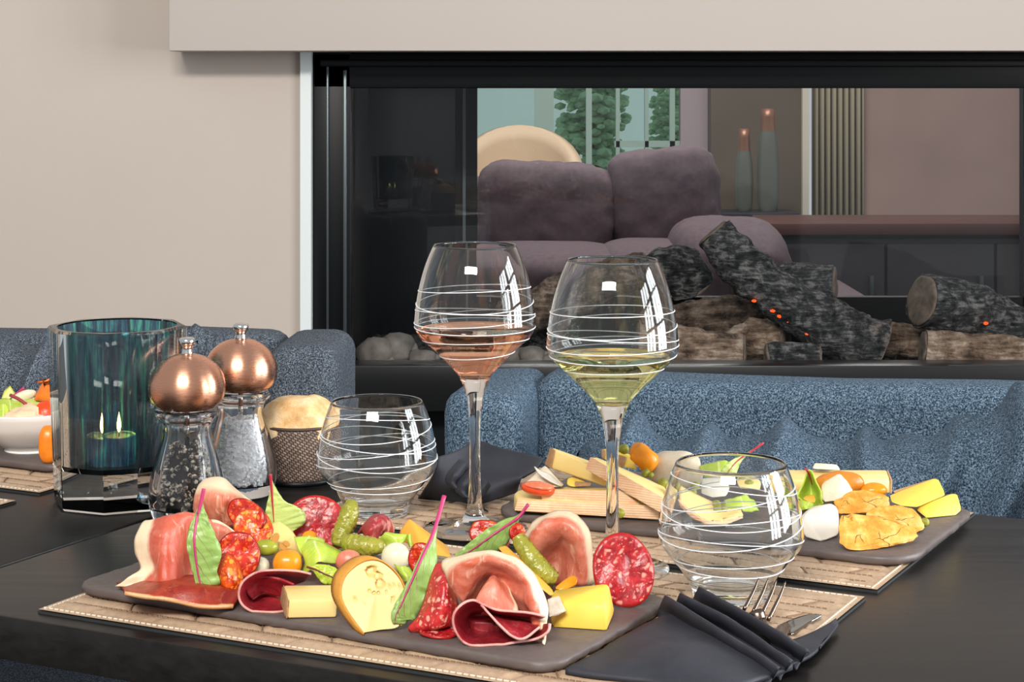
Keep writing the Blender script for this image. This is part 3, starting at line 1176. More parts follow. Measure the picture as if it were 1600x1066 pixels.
def slate(label, c, ang, w_, d_, r=.018, lift=0):
    R = Matrix.Translation(Vector((c[0], c[1], TZ + MAT_T))) @ Matrix.Rotation(math.radians(ang), 4, 'Z')
    ol = []
    for cx, cy, a0 in ((w_ / 2 - r, d_ / 2 - r, 0), (-w_ / 2 + r, d_ / 2 - r, 90), (-w_ / 2 + r, -d_ / 2 + r, 180), (w_ / 2 - r, -d_ / 2 + r, 270)):
        for k in range(7):
            a = math.radians(a0 + 15 * k)
            ol.append(Vector((cx + r * math.cos(a), cy + r * math.sin(a), 0)))
    dense = []
    for i, p in enumerate(ol):
        q = ol[(i + 1) % len(ol)]
        n = max(1, int((q - p).length / .006))
        for k in range(n):
            dense.append(p.lerp(q, k / n))
    bm = bmesh.new()
    rings = []
    for z, s in ((0, -.003), (.002, -.0004), (.0048, 0), (.0064, -.0010), (SLATE_T, -.003)):
        ring = []
        for p in dense:
            d = p.normalized()
            o_ = s + .0022 * mnoise.noise(p * 190 + Vector((0, 0, z * 200)))
            zz = z
            v = p + Vector((d.x, d.y, 0)) * o_
            v.z = zz
            ring.append(bm.verts.new(R @ v))
        rings.append(ring)
    n = len(dense)
    for a, b in zip(rings, rings[1:]):
        for k in range(n):
            bm.faces.new((a[k], a[(k + 1) % n], b[(k + 1) % n], b[k]))
    bm.faces.new(rings[0][::-1])
    bm.faces.new(rings[-1])
    return tag(obj('slate_board', bm, slate_m), label, 'slate')


slate('dark slate board heaped with ham, salami and cheese', (-.0955, 1.284), -29.5, .372, .170)
slate('dark slate board with cheese sticks, goat cheese and bread', (.1765, 1.5305), -28, .342, .195, .03)
slate('dark slate board carrying the white bowl beside the candle holder', (-.512, 1.857), -27, .34, .18)


# ------------------------------------------------------------------ glassware
glass_m = solid_glass('clear_glass', (.985, .992, .99, 1), 1.48)
etch_m = plain('etched_frost', (.86, .88, .9, 1), .5, spec=.6)


def wine_mat(name, col):
    t = NT(name)
    t.t.nodes.remove(t.p)
    g = t.n('ShaderNodeBsdfGlass')
    g.inputs['Color'].default_value = col
    g.inputs['IOR'].default_value = 1.34
    g.inputs['Roughness'].default_value = 0
    t.l(g.outputs[0], t.out.inputs[0])
    return t.m


rose_m = wine_mat('rose_wine', (.985, .76, .64, 1))
white_m = wine_mat('white_wine', (.955, .94, .74, 1))


def radius_at(prof, z):
    for (r0, z0), (r1, z1) in zip(prof, prof[1:]):
        if min(z0, z1) <= z <= max(z0, z1) and abs(z1 - z0) > 1e-9:
            return r0 + (r1 - r0) * (z - z0) / (z1 - z0)
    return prof[-1][0]


def etch(root, base, prof, lines):
    for z0, a, ph, t0, t1 in lines:
        n = 90
        pts = []
        for k in range(n + 1):
            th = math.radians(t0 + (t1 - t0) * k / n)
            z = z0 + a * math.sin(th + ph)
            r = radius_at(prof, z) + .0001
            pts.append(base + Vector((r * math.cos(th), r * math.sin(th), z)))
        bm = tube_bm(pts[:-1] if t1 - t0 >= 360 else pts, [.00038] * (n if t1 - t0 >= 360 else n + 1), 6, closed=t1 - t0 >= 360)
        obj('etched_line', bm, etch_m, root)


def wine_glass(label, px, row, wine, wine_name, wine_top, lines):
    base = P(px, row, row, HM)
    root = thing('wine_glass', label, 'wine glass', base, 'stemmed wine glasses')
    outer_stem = smooth_profile([(.0404, .0012), (.034, .0022), (.022, .0038), (.012, .0068), (.0072, .013), (.0052, .025), (.0043, .05), (.0043, .078), (.0054, .094), (.0075, .107)], 4)
    bowl_o = smooth_profile([(.0075, .107), (.0115, .1165), (.0155, .1225), (.0252, .1325), (.0355, .1425), (.0432, .1495), (.0467, .1565), (.0468, .164), (.0452, .178), (.0428, .190), (.0392, .203), (.0352, .2135), (.0322, .2200)], 5)
    th = .0011
    bowl_i = [(max(r - th, 0), z) for r, z in bowl_o if z > .1215]
    prof = [(0, 0), (.0404, 0)] + outer_stem + bowl_o[1:] + [(.0318, .2206)] + bowl_i[::-1] + [(.0085, .1195), (0, .1185)]
    obj('glass', lathe(prof, base, 72), glass_m, root)
    wi = [(r + .0004, z) for r, z in bowl_i if z < wine_top]
    rt = radius_at([(r + .0004, z) for r, z in bowl_i], wine_top)
    wprof = [(0, .1182), (.0085, .1192)] + wi + [(rt, wine_top), (rt - .0009, wine_top - .0003), (0, wine_top - .0003)]
    obj(wine_name, lathe(wprof, base, 64), wine, root)
    etch(root, base, bowl_o, lines)
    return root


wine_glass('stemmed glass of pink rose wine with etched lines', 742, 826.5, rose_m, 'rose_wine', .1555,
           [(.1865, .0022, 2.4, 0, 360), (.176, .0045, .2, 0, 360), (.1685, .0035, 3.6, 0, 360), (.163, .003, 1.2, 0, 360), (.157, .0012, 0, 0, 360), (.1475, .0015, 2.6, 0, 360), (.1365, .002, 1.0, 0, 360)])
wine_glass('stemmed glass of pale white wine with etched lines', 957, 889, white_m, 'white_wine', .1515,
           [(.1835, .001, 2.4, 0, 360), (.1725, .0038, .5, 0, 360), (.1655, .003, 3.9, 0, 360), (.159, .0012, 1.2, 0, 360), (.1525, .0016, 0.4, 0, 360), (.1425, .0015, 2.6, 0, 360)])


def tumbler(label, px, row, s, lines):
    base = P(px, row, row, HM)
    root = thing('tumbler', label, 'water glass', base, 'water tumblers')
    o = smooth_profile([(.0255, .0015), (.0262, .006), (.0300, .0135), (.0385, .0255), (.0460, .0345), (.0483, .041), (.0478, .050), (.0450, .066), (.0408, .080), (.0368, .0900)], 5)
    th = .0013
    i_ = [(r - th, z) for r, z in o if z > .013]
    prof = [(0, .0022), (.016, .0022), (.0225, .0002), (.0245, .0)] + o + [(.0361, .0907)] + i_[::-1] + [(.022, .0105), (.012, .009), (0, .0086)]
    prof = [(r * s, z * s) for r, z in prof]
    obj('glass', lathe(prof, base, 72), glass_m, root)
    oo = [(r * s, z * s) for r, z in o]
    etch(root, base, oo, [(a * s, b * s, c, d, e) for a, b, c, d, e in lines])


TL = [(.0770, .0052, 3.3, 0, 360), (.0690, .0055, .5, 0, 360), (.0595, .0045, 5.2, 0, 360), (.0545, .0050, 1.5, 0, 360), (.0480, .0062, 5.9, 0, 360), (.0420, .0045, 2.6, 0, 360), (.0285, .0014, 1.5, 0, 360), (.0225, .0012, 4.0, 0, 360)]
tumbler('empty etched water tumbler standing beside the bread basket', 589, 803, 1.0, TL)
tumbler('empty etched water tumbler standing beside the fork and black napkin', 1142, 934, 1.005, [(a, b * 1.15, c + 1.1, d, e) for a, b, c, d, e in TL])

# ------------------------------------------------------------------ candle holder
hb = P(183, 784, 784, HT)
hold = thing('candle_holder', 'thick octagonal teal glass candle holder with clear base', 'candle holder', hb)
bm = bmesh.new()
R0, R1, HH = .0525, .0585, .1475
rings = []
for r, z in ((R0 - .002, 0), (R0, .002), (R1, HH - .002), (R1 - .002, HH)):
    rings.append([bm.verts.new(hb + Vector((r * math.cos(-PI / 2 + k * PI / 4), r * math.sin(-PI / 2 + k * PI / 4), z))) for k in range(8)])
for a, b in zip(rings, rings[1:]):
    for k in range(8):
        bm.faces.new((a[k], a[(k + 1) % 8], b[(k + 1) % 8], b[k]))
bm.faces.new(rings[0][::-1])
NB = 64
bore = [[bm.verts.new(hb + Vector((r * math.cos(-PI / 2 + k * 2 * PI / NB), r * math.sin(-PI / 2 + k * 2 * PI / NB), z))) for k in range(NB)] for r, z in ((.0495, HH), (.0468, .036), (.044, .0315))]
for k in range(8):
    o_a, o_b = rings[-1][k], rings[-1][(k + 1) % 8]
    seg = [bore[0][(k * 8 + j) % NB] for j in range(9)]
    bm.faces.new([o_a, o_b] + seg[::-1])
for a, b in zip(bore, bore[1:]):
    for k in range(NB):
        bm.faces.new((a[k], a[(k + 1) % NB], b[(k + 1) % NB], b[k]))
cen = bm.verts.new(hb + Vector((0, 0, .030)))
for k in range(NB):
    bm.faces.new((bore[-1][k], bore[-1][(k + 1) % NB], cen))
sharp(obj('clear_body', bm, solid_glass('holder_glass', (.97, .985, .985, 1), 1.48), hold), 20)


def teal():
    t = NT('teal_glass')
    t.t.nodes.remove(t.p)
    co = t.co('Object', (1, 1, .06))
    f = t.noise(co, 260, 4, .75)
    c = t.ramp(f, [(.39, (.18, .23, .34, 1)), (.48, (.26, .42, .56, 1)), (.55, (.28, .66, .66, 1)), (.62, (.44, .96, .82, 1))])  # vertical refraction streaks painted into the tint
    tr = t.n('ShaderNodeBsdfTransparent')
    t.l(c, tr.inputs[0])
    df = t.n('ShaderNodeBsdfDiffuse')
    t.l(c, df.inputs[0])
    gl = t.n('ShaderNodeBsdfGlossy')
    gl.inputs['Roughness'].default_value = .05
    m1 = t.n('ShaderNodeMixShader')
    m1.inputs[0].default_value = .06
    t.l(tr.outputs[0], m1.inputs[1])
    t.l(df.outputs[0], m1.inputs[2])
    m2 = t.n('ShaderNodeMixShader')
    m2.inputs[0].default_value = .05
    t.l(m1.outputs[0], m2.inputs[1])
    t.l(gl.outputs[0], m2.inputs[2])
    t.l(m2.outputs[0], t.out.inputs[0])
    return t.m


lin_prof = [(0, .0325), (.042, .0330), (.0452, .0365), (.0488, HH - .001), (.0478, HH - .001), (.0440, .0385), (.041, .0345), (0, .0340)]
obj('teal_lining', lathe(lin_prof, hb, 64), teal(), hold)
cand = thing('tealight_candle', 'lit tealight candle with a yellow flame inside the teal holder', 'candle', hb + Vector((0, 0, .034)))
cb = hb + Vector((-.001, -.006, .0342))
obj('cup', lathe([(0, 0), (.0195, 0), (.0198, .001), (.0198, .0235), (.0192, .0235), (.0192, .0205), (0, .0205)], cb, 40), plain('tealight_tin', lin(225, 235, 245), .35, .1), cand)
obj('wax', lathe([(0, .0208), (.0190, .0208), (.0191, .0225), (.012, .0222), (0, .0218)], cb, 40), plain('candle_wax', lin(255, 236, 196), .5, Subsurface_Weight=.2), cand)
flame_m = emit('candle_flame', (1.0, .36, .05, 1), 300)
for dx in (.0,):
    f0 = cb + Vector((dx, 0, .022))
    obj('wick', tube_bm([f0, f0 + Vector((.0004, 0, .005))], [.0006, .0005], 6), black_m, cand)
    obj('flame', lathe(smooth_profile([(0, .003), (.0016, .005), (.0026, .009), (.0018, .014), (.0007, .018), (0, .0205)]), f0, 14), flame_m, cand)

# ------------------------------------------------------------------ mills
acryl_m = solid_glass('acrylic', (.975, .985, .995, 1), 1.46)


def copper():
    t = NT('brushed_copper')
    co = t.co('Object', (1, 1, 9))
    f = t.noise(co, 120, 3, .6)
    tg = t.n('ShaderNodeTangent')
    tg.direction_type = 'RADIAL'
    tg.axis = 'Z'
    t.set(Base_Color=(.80, .40, .26, 1), Metallic=1.0, Roughness=t.ramp(f, [(.3, .24), (.7, .32)]), Anisotropic=.75, Anisotropic_Rotation=.25, Tangent=tg.outputs[0])
    return t.m


copper_m = copper()
chrome_m = plain('chrome', (.75, .74, .72, 1), .08, 1.0)


def mill(label, px, row, content_mat, content, fill):
    base = P(px, row, row, HT)
    root = thing('grinder_mill', label, 'mill', base)
    o = smooth_profile([(.0272, .0012), (.0288, .006), (.0307, .016), (.0296, .030), (.0256, .047), (.0212, .062), (.0193, .071), (.0203, .0775), (.0240, .0815)], 5) + [(.0252, .0825), (.0254, .0855), (.0248, .0872), (.0225, .088)]
    i_ = smooth_profile([(.0, .0095), (.0195, .0095), (.0225, .0125), (.0232, .022), (.0212, .036), (.018, .052), (.0152, .066), (.0150, .076), (.0165, .0875)], 4)
    prof = [(0, 0), (.026, 0)] + o + i_[::-1]
    obj('acrylic_body', lathe(prof, base, 64), acryl_m, root)
    rnd = random.Random(int(px))
    bm = bmesh.new()
    ip = [(r - .0012, z) for r, z in i_]
    if content == 'peppercorns':
        for k in range(430):
            z = rnd.uniform(.0115, fill)
            rm = max(radius_at(ip, z) - .0017, .002)
            th = rnd.uniform(0, 2 * PI)
            r = rm * (1 if rnd.random() < .72 else math.sqrt(rnd.random()))
            s = rnd.uniform(.0018, .0025)
            bmesh.ops.create_icosphere(bm, subdivisions=1, radius=s, matrix=Matrix.Translation(base + Vector((r * math.cos(th), r * math.sin(th), z + (0 if z < fill - .004 else rnd.uniform(-.004, .003))))))
    else:
        for k in range(1500):
            z = rnd.uniform(.0105, fill)
            rm = max(radius_at(ip, z) - .0011, .002)
            th = rnd.uniform(0, 2 * PI)
            r = rm * (1 if rnd.random() < .8 else math.sqrt(rnd.random()))
            s = rnd.uniform(.0011, .0026)
            add_box(bm, 0, 0, 0, s, s, s, Matrix.Translation(base + Vector((r * math.cos(th), r * math.sin(th), z))) @ Matrix.Rotation(rnd.uniform(0, 6), 4, 'X') @ Matrix.Rotation(rnd.uniform(0, 6), 4, 'Y'))
    c = obj(content, bm, content_mat, root, smooth=content == 'peppercorns')
    c['kind'] = 'stuff'
    if content == 'salt_crystals':
        core = [(max(r - .0022, 0), z) for r, z in ip if z < fill - .002]
        obj('salt_core', lathe([(0, core[0][1] + .002)] + [(r, max(z, core[0][1] + .002)) for r, z in core] + [(0, fill - .001)], base, 32), content_mat, root)
    else:
        core = [(max(r - .0035, 0), z) for r, z in ip if z < fill - .003]
        obj('pepper_core', lathe([(0, core[0][1] + .002)] + [(r, max(z, core[0][1] + .002)) for r, z in core] + [(0, fill - .002)], base, 32), plain('pepper_dust', (.018, .012, .009, 1), .9), root)
    obj('spindle', tube_bm([base + Vector((0, 0, fill - .004)), base + Vector((0, 0, .089))], [.0022, .0022], 10), chrome_m, root)
    cap = smooth_profile([(.0, .0885), (.0175, .0885), (.0245, .0905), (.0292, .0965), (.0309, .1045), (.0296, .1135), (.0245, .1225), (.0165, .1288), (.0085, .1316), (.0, .1322)], 5)
    cp_o = obj('copper_cap', lathe(cap, base, 64), copper_m, root)
    kn = smooth_profile([(.0046, .1315), (.0052, .1328), (.0048, .1345), (.0044, .1365), (.0052, .1388), (.0066, .1408), (.0067, .1432), (.0052, .1452), (0, .146)], 4)
    obj('knob', lathe([(0, .131)] + kn, base, 28), chrome_m, cp_o)
    return root


def pepper_mat():
    t = NT('peppercorn')
    f = t.noise(t.co(), 330, 2)
    t.set(Base_Color=t.ramp(f, [(.40, (.02, .014, .010, 1)), (.50, (.14, .10, .07, 1)), (.60, (.66, .58, .46, 1))]), Roughness=.7)
    return t.m


mill('clear pepper mill with black peppercorns and a copper dome top', 292, 810, pepper_mat(), 'peppercorns', .060)
mill('clear salt mill with white crystals and a copper dome top', 376, 772, plain('salt_white', (.97, .97, .98, 1), .5), 'salt_crystals', .064)


# ------------------------------------------------------------------ bread basket
def weave():
    t = NT('woven_brown')
    co = t.co('UV', (1, 1, 1), (0, 0, .6))
    br = t.n('ShaderNodeTexBrick')
    t.l(co, br.inputs['Vector'])
    br.inputs['Scale'].default_value = 1
    br.inputs['Brick Width'].default_value = .030
    br.inputs['Row Height'].default_value = .030
    br.inputs['Mortar Size'].default_value = .006
    br.inputs['Mortar Smooth'].default_value = .6
    br.inputs['Color1'].default_value = lin(150, 126, 110)
    br.inputs['Color2'].default_value = lin(108, 88, 76)
    br.inputs['Mortar'].default_value = lin(40, 32, 28)
    t.set(Base_Color=br.outputs[0], Roughness=.6)
    t.bump(t.math('SUBTRACT', 1.0, br.outputs['Fac']), .6, .001)
    return t.m


bb = P(468, 751, 751, HT)
bk = thing('bread_basket', 'small round brown woven basket holding a bread roll', 'basket', bb)
bm = bmesh.new()
uvl = bm.loops.layers.uv.new('UVMap')
NS, NR = 60, 12
g = []
for j in range(NR + 1):
    t_ = j / NR
    r = .0305 + .0025 * t_ + .002 * math.sin(t_ * PI)
    g.append([bm.verts.new(bb + Vector((r * math.cos(2 * PI * k / NS), r * math.sin(2 * PI * k / NS), .003 + .047 * t_))) for k in range(NS)])
for j in range(NR):
    for k in range(NS):
        f = bm.faces.new((g[j][k], g[j][(k + 1) % NS], g[j + 1][(k + 1) % NS], g[j + 1][k]))
        for lp, (a, b) in zip(f.loops, ((k, j), (k + 1, j), (k + 1, j + 1), (k, j + 1))):
            lp[uvl].uv = (a / NS * 2.0 + b / NR * .35, b / NR * .5 - a / NS * .0)
o = obj('woven_side', bm, weave(), bk)
o.modifiers.new('thickness', 'SOLIDIFY').thickness = .002
obj('rim', tube_bm([bb + Vector((.0332 * math.cos(a * PI / 24), .0332 * math.sin(a * PI / 24), .0503)) for a in range(48)], [.0014] * 48, 8, closed=True), plain('basket_rim', lin(70, 56, 48), .6), bk)
obj('base', lathe([(0, 0), (.0305, 0), (.032, .0025), (.0305, .005), (0, .005)], bb, 40), black_m, bk)


def crust(name, a, b, c, crack=0):
    t = NT(name)
    co = t.co()
    f = t.noise(co, 70, 6, .65)
    h = t.noise(co, 420, 3)
    col = t.ramp(f, [(.30, a), (.5, b), (.68, c)])
    hh = t.math('ADD', f, t.math('MULTIPLY', h, .3))
    if crack:
        wn = t.n('ShaderNodeTexNoise')
        t.l(co, wn.inputs['Vector'])
        wn.inputs['Scale'].default_value = 90
        vm = t.n('ShaderNodeVectorMath', operation='MULTIPLY_ADD')
        t.l(wn.outputs['Color'], vm.inputs[0])
        vm.inputs[1].default_value = (.012,) * 3
        t.l(co, vm.inputs[2])
        e = t.voro(vm.outputs[0], crack, 'DISTANCE_TO_EDGE')
        k = t.math('MULTIPLY', t.ramp(e, [(.0, 1.), (.02, 0.)]), t.ramp(t.noise(co, 45, 2), [(.5, 0.), (.56, 1.)]))
        col = t.mix(k, col, lin(140, 84, 26))
        hh = t.math('SUBTRACT', hh, t.math('MULTIPLY', k, 1.2))
    t.set(Base_Color=col, Roughness=.7)
    t.bump(hh, .7, .0025)
    return t.m


crust_m = crust('pale_bread_crust', lin(196, 140, 80), lin(222, 184, 130), lin(236, 214, 176))
gold_m = crust('golden_bread_crust', lin(190, 110, 22), lin(222, 154, 56), lin(236, 190, 112), 40)
blob('bread_roll', 'pale floury bread roll sitting in the woven basket', 'bread', crust_m, bb + Vector((0, -.002, .050)), (.0300, .028, .0245), nz=.12, nscale=55, power=2.8)


# ------------------------------------------------------------------ napkins and cutlery
def napkin_mat():
    t = NT('black_napkin')
    co = t.co()
    f = t.noise(co, 40, 4)
    h = t.noise(co, 900, 2)
    t.set(Base_Color=t.mix(f, (.012, .013, .019, 1), (.04, .043, .058, 1)), Roughness=.65, Specular_IOR_Level=.45)
    t.bump(t.math('ADD', f, t.math('MULTIPLY', h, .2)), .35, .002)
    return t.m


napkin_m = napkin_mat()
nap = thing('napkin', 'black paper napkin pocket folded around a fork and knife', 'napkin', P(*cp('6', 640, 520), 1050, HM))
# lower layers: flat body of the folded square
sheet('folded_body', None, None, napkin_m, '6', 1046, [
    [[(10, 600, 0), (300, 420, -40), (560, 285, -80)], [(160, 625, 12), (520, 500, 0), (860, 400, -50)], [(420, 640, 26), (760, 580, 20), (1080, 500, -18)], [(700, 700, 45), (900, 640, 32), (1100, 560, 6)]],
], H=HM, th=.0035, sub=8, parent=nap, wave=.001, wscale=40)
for k, (a, b, c_, d) in enumerate((((490, 225), (760, 395), (960, 520), (1035, 570)), ((560, 215), (820, 350), (1010, 480), (1095, 540)), ((650, 185), (900, 320), (1080, 430), (1172, 490)))):
    rows = []
    for t_, (lift, dx, dy) in enumerate(((14, 12, 2), (30, 3, -6), (33, 0, 0), (30, -12, 22), (20, -30, 54), (6, -50, 90))):
        rows.append([(p[0] + dx, p[1] + dy, lift + (p[1] - 560) / 3.7 - 10) for p in (a, b, c_, d)])
    sheet('fold', None, None, napkin_m, '6', 1046, [rows], H=HM, th=.0012, sub=7, parent=nap, wave=.0006)
# the turned end below the folds
sheet('turned_end', None, None, napkin_m, '6', 1040, [[
    [(640, 590, 10), (860, 470, -20), (1120, 440, -40), (1310, 335, -66)], [(660, 632, 22), (900, 560, 6), (1180, 500, -25), (1322, 372, -60)], [(800, 690, 40), (980, 610, 16), (1190, 520, -18), (1260, 440, -40)]]], H=HM, th=.002, parent=nap, wave=.0006)
steel_m = plain('cutlery_steel', (.20, .15, .12, 1), .25, 1.0)
fork = thing('fork', 'steel fork with four tines sticking out of the black napkin', 'fork', P(*cp('6', 960, 330), 985, HM))
for tip, root_ in (((940, 135), (870, 285)), ((985, 137), (912, 300)), ((1026, 143), (950, 318)), ((1070, 150), (985, 338))):
    path('tine', None, None, steel_m, '6', 978, [(tip[0], tip[1], -10), ((tip[0] * .6 + root_[0] * .4) + 4, tip[1] * .6 + root_[1] * .4, -6), (root_[0], root_[1], 2)], [.0004, .0011, .0013], H=HM, seg=8, parent=fork)
path('neck', None, None, steel_m, '6', 985, [(928, 300, 0), (960, 400, 8), (975, 520, 30)], [.0055, .004, .003], H=HM, seg=10, parent=fork)
kn = thing('knife', 'steel table knife blade lying under the fork in the napkin', 'knife', P(*cp('6', 1140, 370), 985, HM))
sheet('blade', None, None, plain('blade_steel', (.30, .31, .30, 1), .12, 1.0), '6', 975, [[[(1242, 313, -8), (1180, 312, -8), (1100, 335, 0), (1030, 372, 6)], [(1240, 316, -6), (1195, 345, -2), (1150, 378, 5), (1100, 412, 12)]]], H=HM, th=.0012, parent=kn)
path('handle', None, None, steel_m, '6', 985, [(1070, 392, 6), (1052, 425, 12), (1040, 460, 20)], [.0035, .004, .004], H=HM, seg=10, parent=kn)

nap2 = thing('napkin', 'black napkin folded in layers behind the rose wine glass', 'napkin', P(*cp('G', 700, 500), 790, HT))
sheet('folded_body', None, None, napkin_m, 'G', 770, [
    [[(290, 235, 18), (480, 165, 10), (700, 78, 0), (1000, 160, 4), (1400, 262, 8)], [(260, 400, 20), (480, 330, 14), (720, 260, 8), (1000, 300, 10), (1330, 350, 14)], [(160, 560, 18), (480, 520, 18), (760, 520, 18), (950, 480, 18), (1180, 450, 20)], [(90, 650, 10), (400, 680, 16), (700, 720, 22), (900, 660, 18), (1100, 590, 12)]]],
    H=HM, th=.003, sub=7, parent=nap2, wave=.0012, wscale=45)
for k, (x, y) in enumerate(((540, 270), (640, 360), (760, 470))):
    sheet('fold', None, None, napkin_m, 'G', 792 + k * 3, [
        [[(x - 20, y - 15, 0), (x - 130, y + 110, 4), (x - 165, y + 210, 6), (x - 90, y + 280, 8)], [(x + 50, y + 10, 3), (x - 60, y + 130, 9), (x - 90, y + 220, 9), (x - 20, y + 300, 10)], [(x + 80, y + 60, 0), (x + 10, y + 170, 6), (x - 20, y + 260, 6), (x + 60, y + 330, 6)]]], H=HM, th=.001, sub=5, parent=nap2)

# ------------------------------------------------------------------ food materials
def ham_mat(name, flesh, deep, fat, edge_lo, edge_hi, uedge=0.0, vein=.45):
    """cured ham: streaky flesh, a creamy rim of fat at the outer edge of the slice"""
    t = NT(name)
    uv = t.co('UV')
    x, y, z = t.sep(uv)[:3]
    co = t.co('Object')
    n1 = t.noise(co, 42, 5, .65, .8)
    n2 = t.noise(t.co('Object', (1, 1, .35)), 160, 3, .6, 1.2)
    body = t.mix(t.ramp(n1, [(.38, 0.), (.62, 1.)]), flesh, deep)
    body = t.mix(t.ramp(n2, [(.56, 0.), (.70, vein)]), body, fat)
    e = t.math('ADD', y, t.math('MULTIPLY', t.math('SUBTRACT', n1, .5), .22))
    m = t.ramp(e, [(edge_lo, 0.), (edge_hi, 1.)])
    c = t.mix(m, body, fat)
    if uedge:
        e2 = t.math('ADD', x, t.math('MULTIPLY', t.math('SUBTRACT', n1, .5), .12))
        c = t.mix(t.ramp(e2, [(uedge * .75, 1.), (uedge, 0.)]), c, fat)
    t.set(Base_Color=c, Roughness=.42, Specular_IOR_Level=.5, Subsurface_Weight=.2, Subsurface_Radius=(.005, .002, .001))
    t.bump(t.math('ADD', n2, n1), .35, .0015)
    return t.m


FAT = lin(238, 212, 178)
ham_m = ham_mat('cured_ham', lin(220, 140, 118), lin(190, 88, 60), FAT, .78, .86)
ham_side_m = ham_mat('cured_ham_side', lin(208, 112, 92), lin(188, 72, 44), FAT, 2, 3, .24)
ham_pale_m = ham_mat('cured_ham_pale', lin(214, 140, 112), lin(188, 92, 62), FAT, .48, .60)
bres_m = ham_mat('air_dried_beef', lin(166, 40, 50), lin(118, 16, 28), lin(218, 160, 150), .955, .985, vein=.12)
flat_m = ham_mat('flat_cured_ham', lin(170, 60, 30), lin(132, 26, 14), lin(214, 160, 110), .92, .97, vein=.2)


def sausage_mat(name, flesh, deep, fat, scale, amount, rim):
    """minced sausage: torn irregular flecks of fat in streaky meat"""
    t = NT(name)
    co = t.co('Object')
    wn = t.n('ShaderNodeTexNoise')
    t.l(co, wn.inputs['Vector'])
    wn.inputs['Scale'].default_value = scale * .8
    vm = t.n('ShaderNodeVectorMath', operation='MULTIPLY_ADD')
    t.l(wn.outputs['Color'], vm.inputs[0])
    vm.inputs[1].default_value = (1.5 / scale,) * 3
    t.l(co, vm.inputs[2])
    cw = vm.outputs[0]
    nz = t.noise(co, 160, 4, .65)
    v = t.voro(cw, scale)
    v2 = t.voro(cw, scale * 2.3)
    body = t.mix(t.ramp(nz, [(.35, 0.), (.65, 1.)]), deep, flesh)
    m = t.ramp(v, [(amount, 1.), (amount + .14, 0.)])
    m2 = t.ramp(v2, [(amount * .8, .7), (amount * .8 + .12, 0.)])
    c = t.mix(m2, body, fat)
    c = t.mix(m, c, fat)
    uv = t.co('UV')
    d = t.n('ShaderNodeVectorMath', operation='DISTANCE')
    t.l(uv, d.inputs[0])
    d.inputs[1].default_value = (.5, .5, 0)
    c = t.mix(t.ramp(d.outputs['Value'], [(.455, 0.), (.485, 1.)]), c, rim)
    t.set(Base_Color=c, Roughness=.30, Specular_IOR_Level=.55)
    t.bump(t.math('ADD', v, nz), .35, .0014)
    return t.m


salami_m = sausage_mat('salami', lin(186, 36, 42), lin(124, 12, 22), lin(232, 150, 132), 140, .17, lin(170, 30, 26))
salami2_m = sausage_mat('folded_salami', lin(206, 50, 50), lin(160, 24, 30), lin(236, 170, 146), 150, .20, lin(190, 44, 40))
chorizo_m = sausage_mat('chorizo', lin(206, 44, 16), lin(150, 16, 8), lin(232, 112, 40), 200, .24, lin(140, 24, 20))
chorizo_o_m = sausage_mat('orange_chorizo', lin(222, 86, 16), lin(168, 40, 6), lin(244, 150, 44), 210, .28, lin(190, 60, 20))


def cheese_mat(name, a, b, rough=.45, nscale=30, bumpv=.1, sss=.15):
    t = NT(name)
    co = t.co()
    f = t.noise(co, nscale, 4)
    h = t.noise(co, 500, 2)
    t.set(Base_Color=t.mix(f, a, b), Roughness=rough, Subsurface_Weight=sss, Subsurface_Radius=(.006, .004, .002))
    t.bump(t.math('ADD', f, t.math('MULTIPLY', h, .25)), bumpv, .0015)
    return t.m


comte_m = cheese_mat('pale_yellow_cheese', lin(236, 202, 120), lin(246, 222, 154))
gouda_m = cheese_mat('yellow_cheese', lin(238, 196, 60), lin(246, 216, 100))
tomme_m = cheese_mat('cream_cheese_paste', lin(226, 184, 104), lin(238, 208, 140))
orange_ch_m = cheese_mat('orange_cheese', lin(226, 150, 40), lin(240, 186, 80))
rind_m = cheese_mat('ochre_rind', lin(186, 118, 36), lin(222, 164, 70), .7, 120, .5, 0)
brown_rind_m = cheese_mat('brown_rind', lin(150, 106, 70), lin(196, 156, 112), .8, 160, .6, 0)
grey_rind_m = cheese_mat('grey_rind', lin(150, 132, 112), lin(216, 204, 186), .85, 200, .6, 0)
goat_m = cheese_mat('white_goat_cheese', lin(200, 192, 178), lin(222, 216, 205), .6, 40, .15)
brie_m = cheese_mat('bloomy_rind', lin(206, 188, 158), lin(236, 224, 202), .8, 90, .5)


def ribbed():
    t = NT('pressed_cheese_rind')
    co = t.co('Object')
    z = t.sep(co)[2]
    wv = t.wave(t.co('Object', (.02, .02, 1)), 170, 1.4, 'Z', 2)
    wx = t.wave(t.co('Object', (1, 1, .05)), 55, 1.5, 'X', 1)
    f = t.noise(co, 60, 4)
    c = t.mix(wv, lin(230, 174, 132), lin(238, 190, 150))
    c = t.mix(t.ramp(f, [(.40, 0.), (.60, .9)]), c, lin(244, 206, 166))
    t.set(Base_Color=c, Roughness=.65)
    t.bump(t.math('ADD', t.math('MULTIPLY', wv, .6), t.math('ADD', f, t.math('MULTIPLY', wx, .5))), .35, .001)
    return t.m


ribbed_m = ribbed()


def gherkin():
    t = NT('gherkin_skin')
    co = t.co()
    f = t.noise(co, 50, 4)
    v = t.noise(co, 520, 2)
    c = t.mix(f, lin(110, 116, 24), lin(186, 178, 70))
    c = t.mix(t.ramp(v, [(.6, 0.), (.72, .55)]), c, lin(92, 84, 18))
    t.set(Base_Color=c, Roughness=.26, Specular_IOR_Level=.6, Subsurface_Weight=.1, Subsurface_Radius=(.003, .003, .001))
    t.bump(v, .4, .0012)
    return t.m


gherkin_m = gherkin()


